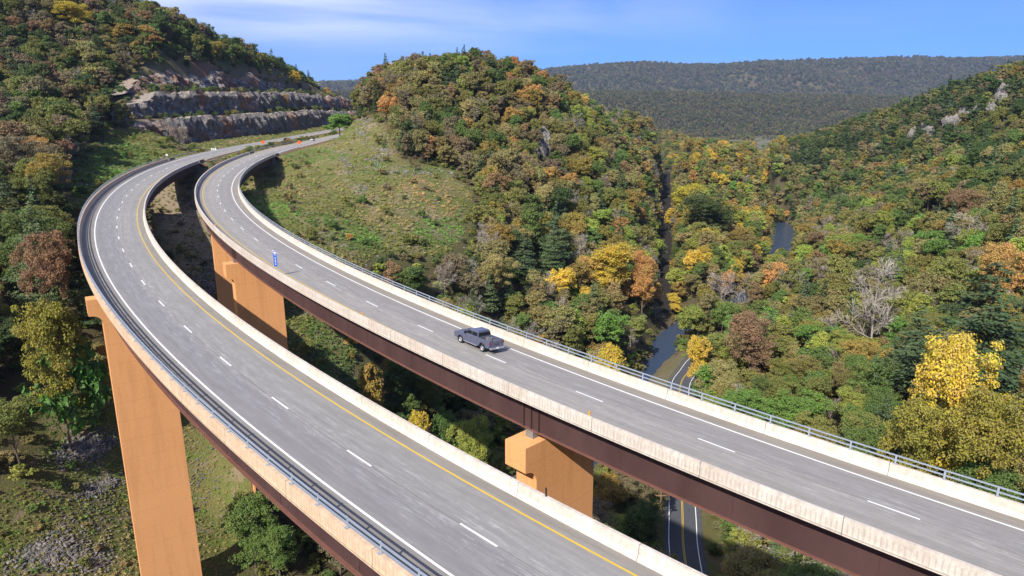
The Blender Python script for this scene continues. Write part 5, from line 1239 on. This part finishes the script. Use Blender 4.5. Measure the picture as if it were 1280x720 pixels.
# ---------------------------------------------------------------- vehicles
def paint_mat(name,c,metal=.35):
    m=Mat(name,.32,.5,metal); m.b.inputs['Coat Weight'].default_value=.5; m.b.inputs['Coat Roughness'].default_value=.12
    m.color(m.mix(m.noise(m.coord(),40,2),tuple(x*.93 for x in c),c)); return m.m
MT['truck']=paint_mat('slate_blue_paint',(.115,.125,.185)); MT['glass']=simple('dark_glass',(.012,.014,.018),.08,.6,0,.05)
MT['chrome']=simple('bright_metal',(.62,.62,.62),.25,.5,.8,.05); MT['tail']=simple('red_lens',(.28,.012,.012),.25,.5,0,.05); MT['bed']=simple('bed_liner',(.10,.10,.11),.8,.3,0,.2); MT['silver']=paint_mat('silver_paint',(.60,.60,.62),.2)
def wheel(parent,x,y,r,wd,ndx):
    tb=MB(); n=24; prof=[(r*.62,-wd/2),(r*.93,-wd/2),(r,-wd*.36),(r,wd*.36),(r*.93,wd/2),(r*.62,wd/2)]; V=[];
    for i in range(n):
        a=2*math.pi*i/n; V+=[(q*math.cos(a),v,q*math.sin(a)) for q,v in prof]
    m_=len(prof); tb.add(V,[(i*m_+j,i*m_+(j+1)%m_,((i+1)%n)*m_+(j+1)%m_,((i+1)%n)*m_+j) for i in range(n) for j in range(m_)])
    o=empty('wheel',(x,y,r)); o.parent=parent; t=tb.build('tyre',MT['black'],o,True)
    sg=1 if y>0 else -1; rb=MB(); V=[]; pr=[(0,.30*wd),(r*.16,.34*wd),(r*.2,.26*wd),(r*.56,.20*wd),(r*.64,.42*wd),(r*.66,.5*wd)]
    for i in range(n):
        a=2*math.pi*i/n; k=1-.35*(i%4<2); V+=[(q*math.cos(a),sg*v*(k if 1<jj<4 else 1),q*math.sin(a)) for jj,(q,v) in enumerate(pr)]
    m_=len(pr); rb.add(V,[(i*m_+j,i*m_+j+1,((i+1)%n)*m_+j+1,((i+1)%n)*m_+j) for i in range(n) for j in range(m_-1)]); rb.build('rim',MT['chrome'],o,True); return o
def profile_body(mb,prof,hw,bev=.08):
    "side profile (x,z) swept across the width with rounded shoulders"
    n=len(prof); L=[]
    cz=sum(p[1] for p in prof)/n; cx_=sum(p[0] for p in prof)/n
    for y,k in((-hw,bev),(-hw+bev*.35,bev*.3),(-hw+bev,0),(hw-bev,0),(hw-bev*.35,bev*.3),(hw,bev)):
        L.append([(x-(k*.6 if x>cx_ else -k*.6),y,z-(k if z>cz else 0)) for x,z in prof])
    V=[p for l in L for p in l]; f=[(i*n+j,i*n+(j+1)%n,(i+1)*n+(j+1)%n,(i+1)*n+j) for i in range(len(L)-1) for j in range(n)]+[tuple(range(n))[::-1],tuple(range((len(L)-1)*n,len(L)*n))]
    mb.add(V,f)
def arch(cx_,r,z0,n=9): return [(cx_+r*math.cos(a),z0+r*math.sin(a)) for a in np.linspace(math.pi,0,n)]
def pickup(loc,rz,tilt):
    t=empty('pickup_truck',loc); t.rotation_euler=(0,0,rz); tag(t,'slate blue crew cab pickup truck driving away in the right lane of the farther bridge','pickup truck')
    hw=.99; wf,wr=1.83,-1.75; ra=.50; zb=.50
    b=MB()
    # front half: hood, fenders, doors
    prof=[(-.95,zb)]+[(1.15,zb)]+[(wf-ra-.04,zb)]+arch(wf,ra+.02,zb-.06)[1:-1]+[(wf+ra+.04,zb),(2.92,.55),(2.98,.95),(2.90,1.14),(2.5,1.24),(1.30,1.32),(1.22,1.34),(-.95,1.36)]
    profile_body(b,prof,hw,.07)
    # bed sides, front wall and floor
    for sgn in(-1,1):
        pr=[(-2.86,zb+.12),(wr-ra-.04,zb+.06)]+arch(wr,ra+.02,zb-.02)[1:-1]+[(wr+ra+.04,zb+.02),(-.952,zb),(-.952,1.36),(-2.86,1.38)]
        nn=len(pr); y0,y1=(sgn*hw,sgn*(hw-.17)); b.add([(x,y0*(1 if z<1.1 else .985),z) for x,z in pr]+[(x,y1,z) for x,z in pr],[tuple(range(nn)),tuple(range(nn,2*nn))[::-1]]+[(i,(i+1)%nn,nn+(i+1)%nn,nn+i) for i in range(nn)])
    body=b.build('body',MT['truck'],t)
    m_=MB(); m_.box((-1.9,0,.80),(1.88,1.62,.06)); m_.box((-1.02,0,1.06),(.10,1.62,.5)); m_.box((wr,.72,.93),(.9,.2,.2)); m_.box((wr,-.72,.93),(.9,.2,.2)); m_.build('bed_floor',MT['bed'],t)
    g=MB(); g.box((-2.90,0,1.03),(.10,1.62,.68)); g.build('tailgate',MT['truck'],t,False,.02)
    for k,(x,y,z,dx_,dy_,dz_,nm,mt) in enumerate([(-3.0,0,.62,.2,1.94,.20,'rear_bumper','chrome'),(3.0,0,.62,.18,1.92,.28,'front_bumper','chrome')]): q=MB(); q.box((x,y,z),(dx_,dy_,dz_)); q.build(nm,MT[mt],t,False,.03)
    q=MB(); q.box((-2.965,0,1.02),(.02,.5,.07)); q.build('tailgate_handle',MT['black'],t)
    # cab
    c=MB(); z0,z1=1.34,1.93
    lo=[(1.22,.93),(-.95,.93)]; ring0=[(1.24,-.92,z0),(1.24,.92,z0),(-.95,.92,z0),(-.95,-.92,z0)]; 
    ringm=[(.70,-.82,1.78),(.70,.82,1.78),(-.86,.82,1.80),(-.86,-.82,1.80)]; ring1=[(.42,-.74,1.91),(.42,.74,1.91),(-.72,.74,1.93),(-.72,-.74,1.93)]
    c.add(ring0+ringm+ring1,[(4*k+i,4*k+(i+1)%4,4*k+4+(i+1)%4,4*k+4+i) for k in range(2) for i in range(4)]+[(8,9,10,11)]); cab=c.build('cab',MT['truck'],t,False,.045)
    def pane(pts_,nm,off): q=MB(); v=[Vector(p)+Vector(off) for p in pts_]; q.add(v+[p-Vector(off)*1.6 for p in v],[(0,1,2,3),(7,6,5,4),(0,4,5,1),(1,5,6,2),(2,6,7,3),(3,7,4,0)]); q.build(nm,MT['glass'],t)
    for sgn in(-1,1):
        y0,y1=.915*sgn,.835*sgn
        pane([(1.02,y0,1.39),(.12,y0,1.39),(.12,y1,1.74),(.66,y1,1.74)],'side_window',(0,.012*sgn,.004)); pane([(.02,y0,1.39),(-.78,y0,1.39),(-.76,y1,1.75),(.02,y1,1.75)],'side_window',(0,.012*sgn,.004))
    pane([(1.19,-.84,1.38),(1.19,.84,1.38),(.74,.76,1.76),(.74,-.76,1.76)],'windscreen',(.02,0,.018)); pane([(-.952,-.78,1.42),(-.952,.78,1.42),(-.882,.74,1.76),(-.882,-.74,1.76)],'rear_window',(-.02,0,.006))
    for sgn in(-1,1):
        q=MB(); q.box((-2.89,.925*sgn,1.14),(.10,.12,.30)); q.build('tail_light',MT['tail'],t,False,.02)
        q=MB(); q.box((2.90,.80*sgn,.98),(.12,.34,.2)); q.build('headlight',MT['white'],t,False,.02)
        q=MB(); q.box((.98,1.08*sgn,1.45),(.14,.26,.26)); q.build('door_mirror',MT['black'],t,False,.03)
        q=MB(); q.box((.1,1.02*sgn,.46),(2.2,.16,.07)); q.build('running_board',MT['chrome'],t,False,.02)
        q=MB(); 
        for xx in(.05,-.90,1.1): q.box((xx,.992*sgn,.92),(.012,.006,.80))
        q.build('door_seams',MT['black'],t)
        for xx in(.28,-.70): q=MB(); q.box((xx,1.0*sgn,1.22),(.16,.03,.035)); q.build('door_handle',MT['chrome'],t)
    q=MB(); q.box((-3.105,0,.66),(.01,.32,.16)); q.build('licence_plate',MT['white'],t)
    q=MB(); q.box((.3,0,.42),(4.9,1.3,.22)); q.build('chassis',MT['black'],t)
    # things in the bed and roof rails
    for x in(wf,wr):
        for y in(-.84,.84): wheel(t,x,y,.41,.28,0)
    return t
sT=39.2; tv,nv_=RR.dirs(sT); p=RR.at(sT,1.17,0.01); yaw=math.atan2(tv.y,tv.x)
tr=pickup(tuple(p),yaw,0)
fw=Vector((tv.x,tv.y,float(RR.at(sT+2,1.17,0)[2]-RR.at(sT-2,1.17,0)[2])/4)).normalized(); rt=Vector((nv_.x,nv_.y,-.08)).normalized(); up=rt.cross(fw).normalized(); rt=fw.cross(up)
tr.rotation_euler=Matrix((fw,-rt,up)).transposed().to_euler()
tb=MB(); tb.box((0,0,.2),(.6,.42,.34)); tb.box((0,0,.39),(.64,.46,.05)); o=tb.build('tool_box',MT['chrome'],None,False,.02); q=RR.at(sT-1.35,1.55,.86); o.location=tuple(q); o.rotation_euler=(0,0,yaw); tag(o,'pale box lying in the open bed of the pickup truck','box')
def far_car(loc,rz):
    t=empty('hatchback_car',loc,rz); tag(t,'small silver car far away near the end of the visible highway','car'); b=MB()
    prof=[(-2.05,.35),(-1.68,.35)]+arch(-1.3,.36,.33)[1:-1]+[(-.9,.33),(.95,.33)]+arch(1.35,.36,.33)[1:-1]+[(1.75,.35),(2.15,.42),(2.12,.75),(1.2,.98),(-1.75,1.02),(-2.08,.85)]
    profile_body(b,prof,.88,.08); b.build('body',MT['silver'],t)
    c=MB(); c.add([(1.1,-.8,.97),(1.1,.8,.97),(-1.85,.8,.99),(-1.85,-.8,.99),(.35,-.62,1.42),(.35,.62,1.42),(-1.35,.62,1.42),(-1.35,-.62,1.42)],[(0,1,5,4),(1,2,6,5),(2,3,7,6),(3,0,4,7)]); c.build('windows',MT['glass'],t)
    c=MB(); c.box((-.5,0,1.44),(1.8,1.28,.05)); c.build('roof',MT['silver'],t,False,.02)
    for x in(-1.3,1.35):
        for y in(-.78,.78): wheel(t,x,y,.32,.22,0)
    return t
q=atz(390.5,178,0); sC=s_of_y(RR,398); p=RR.at(sC,-1.9,.01); td,_=RR.dirs(sC); far_car(tuple(p),math.atan2(td.y,td.x))
# ---------------------------------------------------------------- signs
def facing(o): pass
def zc_of(px,py,p):
    y=-(py-360)/F; t=p[1]/(cP+y*sP); return ZC+(-sP+y*cP)*t
def diamond(px,py,Y,label):
    x,y,zc=at(px,py,Y); g=float(hz_at(x,y)); e=empty('road_work_sign',(x,y,g)); tag(e,label,'road sign'); e.rotation_euler=(0,0,math.atan2(-y,-x)+math.pi/2); dz=max(zc-g,2.0); a=1.05
    b=MB(); b.add([(0,-.02,dz-a),(a,-.02,dz),(0,-.02,dz+a),(-a,-.02,dz),(0,.02,dz-a),(a,.02,dz),(0,.02,dz+a),(-a,.02,dz)],[(0,1,2,3),(7,6,5,4),(0,4,5,1),(1,5,6,2),(2,6,7,3),(3,7,4,0)]); b.build('sign_panel',MT['orange'],e)
    for xx in(-.45,.45): q=MB(); q.box((xx,.06,dz/2),(.09,.06,dz)); q.build('sign_post',MT['wood'],e)
diamond(328.5,177.5,345,'orange diamond warning sign in the median between the two roadways')
diamond(374,178,346,'orange diamond warning sign on the right verge beside the silver car')
# small signs where the left bridge ends
s_=SL_AB+16; p=LR.at(s_,7.4,0); g=float(hz_at(p[0],p[1])); e=empty('marker_panels',(p[0],p[1],g)); tag(e,'three white marker panels side by side on posts at the end of the nearer bridge','road sign'); e.rotation_euler=(0,0,math.atan2(-p[1],-p[0])+math.pi/2)
dz=zc_of(271,186.5,p)-g
for k in(-1,0,1):
    b=MB(); b.box((k*.72,0,dz),(.50,.05,.95)); b.build('panel',MT['white'],e); b=MB(); b.box((k*.72,.06,dz/2),(.08,.06,dz)); b.build('sign_post',MT['rail_dull'],e)
p=LR.at(SL_AB+4,-7.2,0); g=float(hz_at(p[0],p[1])); e=empty('small_road_sign',(p[0],p[1],g)); tag(e,'small pale square sign on a post left of the nearer bridge end','road sign'); e.rotation_euler=(0,0,math.atan2(-p[1],-p[0])+math.pi/2); b=MB(); b.box((0,0,3.0),(.75,.04,.75)); b.build('sign_panel',MT['white'],e); b=MB(); b.box((0,.05,1.4),(.07,.05,2.8)); b.build('sign_post',MT['rail_dull'],e)
# blue mile sign on the left parapet of the farther bridge
best=min(np.arange(60,150,.5),key=lambda q:abs(float(proj(*RR.at(q,-5.3,1.0))[0])-343.5)); p=RR.at(best,-5.15,.92); e=empty('mile_marker_sign',tuple(p)); tag(e,'narrow upright blue mile sign with white writing on the left parapet of the farther bridge','road sign')
e.rotation_euler=(0,0,math.atan2(-p[1],-p[0])+math.pi/2); b=MB(); b.box((0,0,1.55),(.46,.04,2.2)); b.build('sign_panel',MT['blue'],e); b=MB(); b.box((0,.05,.75),(.07,.05,1.5)); b.build('sign_post',MT['rail'],e)
lt=MB(); lt.box((0,-.026,2.45),(.34,.006,.26)); lt.box((0,-.026,2.14),(.16,.006,.14))
lt.build('white_emblem',MT['white'],e)
lt=MB()
for k_ in range(6): lt.box((0,-.026,1.75-.2*k_),(.16,.006,.09))
lt.build('white_writing',MT['white'],e)
# black stick and drain marks on the inner parapet of the nearer bridge
def on_par(rd,dd,px,nm,label,cat,mk):
    b_=min(np.arange(-20,160,.25),key=lambda q:abs(float(proj(*rd.at(q,dd,.95))[0])-px)); p=rd.at(b_,dd,.92); o=mk(); o.location=tuple(p); tag(o,label,cat); t,n_=rd.dirs(b_); o.rotation_euler=(0,0,math.atan2(t.y,t.x)); return o
on_par(LR,5.1,681,'','','' ,lambda: MB().box((0,0,.28),(.10,.05,.62)).build('delineator_post',MT['black'])); bpy.data.objects['delineator_post']['label']='short black delineator post on the inner parapet of the nearer bridge'; bpy.data.objects['delineator_post']['category']='post'
for px,lb in((454,'amber reflector on the parapet left of the pickup truck'),(737,'amber reflector on the parapet nearest to the lower piers'),(326,'amber reflector on the parapet left of the blue sign'),(269,'amber reflector on the parapet where the farther bridge curves away')):
    def mk():
        b=MB(); b.tube((0,0,0),(0,0,.16),.05,.05,6); b.box((0,0,.27),(.10,.16,.22)); return b.build('reflector',MT['amber'])
    o=on_par(RR,-5.2,px,'reflector',lb,'reflector',mk); o['group']='amber reflectors on the left parapet of the farther bridge'
# ---------------------------------------------------------------- guardrails
def guard(pts_,h,label,zoff=0,step=3.8):
    c=Vector(pts_[0]); e=empty('guardrail',c); tag(e,label,'guardrail'); P3=[Vector(p)-c for p in pts_]
    V=[];prof=[(0,-.16),(.08,-.11),(.0,-.03),(0,.03),(.08,.11),(0,.16)]
    n=len(P3)
    for i,p in enumerate(P3):
        q=(P3[min(i+1,n-1)]-P3[max(i-1,0)]); q.z=0; q.normalize(); nr=Vector((q.y,-q.x,0))
        V+=[p+nr*a+Vector((0,0,h+b_)) for a,b_ in prof]
    MB().add(V,[(i*6+j,i*6+j+1,i*6+7+j,i*6+6+j) for i in range(n-1) for j in range(5)]).build('rail_beam',MT['rail'],e)
    acc=0;last=P3[0]; pr=None
    for i in range(1,n):
        acc+=(P3[i]-P3[i-1]).length
        if acc>=step:
            acc=0; 
            if pr is None: pr=MB().box((0,0,h/2-.1),(.15,.2,h+.2)).build('rail_post',MT['wood'],e); pr.location=P3[i]
            else: o=pr.copy(); link(o,e); o.location=P3[i]
    return e
def along(rd,s0,s1,d): return [tuple(rd.at(q,d,-.1)) for q in np.arange(s0,s1,1.9)]
guard(along(LR,SL_AB+8,SL_AB+150,6.6),.72,'guardrail along the median side of the nearer roadway past the bridge end')
guard(along(RR,SR_AB-30+38,SR_AB+46,6.6),.72,'short guardrail on the right verge past the end of the farther bridge')
guard(along(RR,SR_AB+8,SR_AB+90,-6.3),.72,'guardrail along the median side of the farther roadway')
guard(along(LR,SL_AB+8,SL_AB+40,-7.0),.72,'guardrail on the left verge past the end of the nearer bridge')
gp=[]
for i in range(1,len(VRDp)-1):
    q=VRDp[i+1]-VRDp[i-1]; l=math.hypot(q[0],q[1]); 
    if 175<VRDp[i][1]<262: gp.append((VRDp[i][0]-q[1]/l*4.6,VRDp[i][1]+q[0]/l*4.6,0.0))
guard(gp,.72,'guardrail on the river side of the valley road bend')
# ---------------------------------------------------------------- poles and pipe
def pole(px,pyb,Y,h,label,r0=.16,arm=True,mat='wood'):
    x,y,_=at(px,pyb,Y); g=float(hz_at(x,y)); e=empty('utility_pole',(x,y,g)); tag(e,label,'utility pole'); MB().tube((0,0,-1),(0,0,h),r0,r0*.65,10).build('pole',MT[mat],e)
    if arm: MB().box((0,0,h-.8),(2.4,.12,.14)).build('crossarm',MT['wood'],e)
    return e,Vector((x,y,g+h-.7))
e1,a1=pole(323,690,116,11.5,'slender orange-brown wooden pole below the nearer bridge',.17,False)
e2,a2=pole(822,690,129,12,'dark utility pole beside the valley road between the bridges',.16)
e3,a3=pole(912,640,137,11,'dark utility pole half hidden right of the valley road',.16)
x,y,g=ground_hit(277,388,80,200); MB_=MB(); MB_.tube((0,0,-1),(0,0,3.6),.38,.38,12); o=MB_.build('steel_pipe',MT['rail_dull']); o.location=(x,y,g); tag(o,'upright grey steel pipe in the rubble at the foot of the rear ochre pier','pipe')
